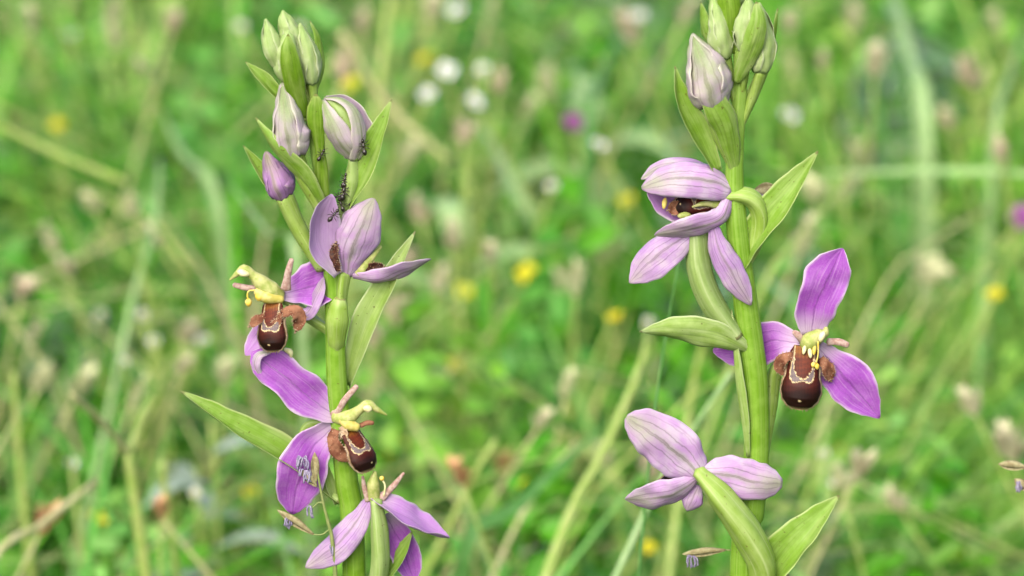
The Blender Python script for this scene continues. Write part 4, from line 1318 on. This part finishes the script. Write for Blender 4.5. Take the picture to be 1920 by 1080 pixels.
stalk('cut_stalk', [(885, 900, .27), (900, 870, .27), (930, 826, .27)], [8, 8, 8], GST, 'short pale cut stalk slanting between the two orchids')
stalk('cut_stalk', [(868, 935, .3), (850, 890, .3), (842, 862, .3)], [7, 7, 7], PGR, 'second short cut stalk leaning against the slanting pale one')
stalk('dry_stalk', [(1050, 1010, .22), (1130, 850, .24), (1200, 690, .26), (1215, 620, .27)], [12, 12, 10, 6], GST, 'broad pale stalk slanting up towards the horizontal bract')
stalk('dry_stalk', [(1255, 1080, .28), (1290, 780, .3), (1320, 640, .3), (1345, 560, .3)], [10, 10, 9, 7], GST, 'broad light green stalk passing behind the drooping lilac sepals')
stalk('dry_stalk', [(1150, 1090, .15), (1240, 900, .16), (1330, 760, .16), (1370, 700, .16)], [8, 8, 7, 6], PGR, 'leaning grass stalk passing behind the pale lowest flower')
stalk('dry_stalk', [(1205, 1000, .08), (1225, 790, .085), (1250, 620, .09), (1275, 480, .09)], [3.6, 3.4, 3, 2], DKB, 'slender green grass stalk close behind the horizontal bract')
stalk('dry_stalk', [(920, 1090, .25), (1000, 930, .27), (1080, 830, .28)], [7, 7, 5], STRAWM, 'thin rusty stalk among the low turf between the orchids')
long_blade('grass_blade', [(860, 1080, .24), (960, 960, .25), (1075, 850, .27), (1140, 790, .28)], 24, (.5, .5, .6), DKB, 'broad blue-green grass blade slanting between the two orchids')
long_blade('grass_blade', [(1010, 470, .55), (960, 350, .56), (905, 250, .6), (860, 215, .64)], 30, (.5, .4, .8), PGR, 'wide pale arching grass blade in the far meadow between the orchids')
long_blade('grass_blade', [(410, 420, .5), (340, 290, .52), (300, 200, .55)], 24, (.5, .4, .8), PGR, 'wide pale grass blade behind the ant-covered orchid buds')
long_blade('grass_blade', [(560, 560, .3), (500, 440, .33), (420, 330, .36)], 18, (.5, .4, .8), PGR, 'pale grass blade slanting behind the purple bud')
long_blade('grass_blade', [(2000, 330, .4), (1760, 322, .42), (1520, 326, .45)], 12, (0, .5, .8), PGR, 'long level grass blade stretched behind the raised bract', foot=False)
stalk('dry_stalk', [(1650, 550, .4), (1740, 460, .42), (1860, 385, .44)], [4, 4, 3], STRAWM, 'thin straw stalk slanting over the dark gap in the meadow')
stalk('dry_stalk', [(1420, 560, .35), (1500, 450, .37), (1570, 360, .4), (1640, 230, .44)], [7, 7, 6, 5], GST, 'straw stalk leaning behind the raised bract and the upright magenta sepal')
long_blade('grass_blade', [(1730, 260, .55), (1700, 100, .58), (1670, -40, .62)], 34, (.3, .2, .9), PGR, 'wide bluish grass blade in the far meadow past the thicker orchid buds')
long_blade('grass_blade', [(1860, 300, .5), (1890, 150, .52), (1925, 40, .55)], 14, (.3, .2, .9), PGR, 'narrow pale grass blade rising past the purple flower')
long_blade('grass_blade', [(1100, 280, .5), (1120, 160, .52), (1160, 60, .55)], 20, (.3, .2, .9), DKB, 'fresh green grass blade beside the far purple flower head')


# silvery and feathery herbs
def herb(name, x, y, z, n, L, wd, c, label, seed, spread=.02, cat='plant', hang=0.0):
    rr = random.Random(seed)
    p = PZ(x, y, z)
    g = Vector((p.x, p.y, -.008))
    e = empty(name, g, label, cat)
    tube('stalk', [g, g.lerp(p, .5) + Vector((.002, 0, 0)), p], [8, 7, 5], GST, e, raw=True, seg=7, n=10)
    for k in range(n):
        t = .35 + .65 * k / n
        b = g.lerp(p, t)
        a = k * 2.4 + rr.uniform(-.4, .4)
        d = Vector((math.cos(a), math.sin(a) * .8, rr.uniform(-.1, .35)))
        ln = L * rr.uniform(.75, 1.15)
        o = blade('leaf', [b, b + d * ln * .5 + Vector((0, 0, ln * .12)), b + d * ln + Vector((0, 0, -ln * .05))], wd / PX, (0, .9, .45), c, e, prof=BRACT, cup=.5, raw=True, th=4, nu=9, nv=5, veins=0, seed=seed + k)


SILV = plain('leaf_silver', lin(158, 182, 160, .62), lin(176, 196, 176, .62), rough=.6, trans=.2, scale=300)
herb('silvery_herb', 395, 790, .10, 9, .022, .0028, SILV, 'silvery grey-green leafed herb behind the long bract of the ant-covered orchid', 501)
herb('silvery_herb', 370, 870, .07, 7, .018, .0026, SILV, 'low silvery herb beside the short cut stalk', 502)
herb('broad_herb', 880, 330, .10, 8, .03, .004, PGR, 'broad-leafed pale herb beneath the white flowers', 503)
herb('broad_herb', 1130, 110, .10, 8, .03, .005, PGR, 'broad-leafed pale herb in the far meadow past the white flowers', 504)
herb('broad_herb', 960, 1040, .06, 9, .02, .004, SILV, 'low broad-leafed bluish herb at the foot of the blue-green blade', 505)

# feathery light green tufts behind the outward-facing flower
ch = []
for (x, y) in [(1700, 640), (1760, 700), (1820, 640), (1740, 580), (1680, 720), (1800, 760), (1860, 680), (1700, 830), (1780, 850), (1640, 960), (1720, 980), (1640, 820), (1860, 820), (1880, 600), (1620, 640), (1660, 560), (1900, 900), (1820, 920), (1760, 1040), (1680, 1060), (1880, 1030), (1600, 1040), (1840, 500)]:
    p = PZ(x, y, .06)
    k = 420
    b = np.stack([p.x + rng.normal(size=k) * .012, p.y + rng.normal(size=k) * .012, rng.uniform(.0, .045, k)], -1)
    cs = lin(138, 190, 74, 1.05)[:3] * rng.uniform(.8, 1.2, (k, 1))
    ch.append(ribbons(b, rng.uniform(.012, .03, k), rng.uniform(0, 6.28, k), rng.uniform(.3, 1.5, k), rng.uniform(.0006, .0013, k), np.clip(cs, 0, 1), S=2))
stuff('feathery_foliage', ch, VEG, 'fine feathery light green foliage behind the outward-facing orchid flower', 'ground cover')
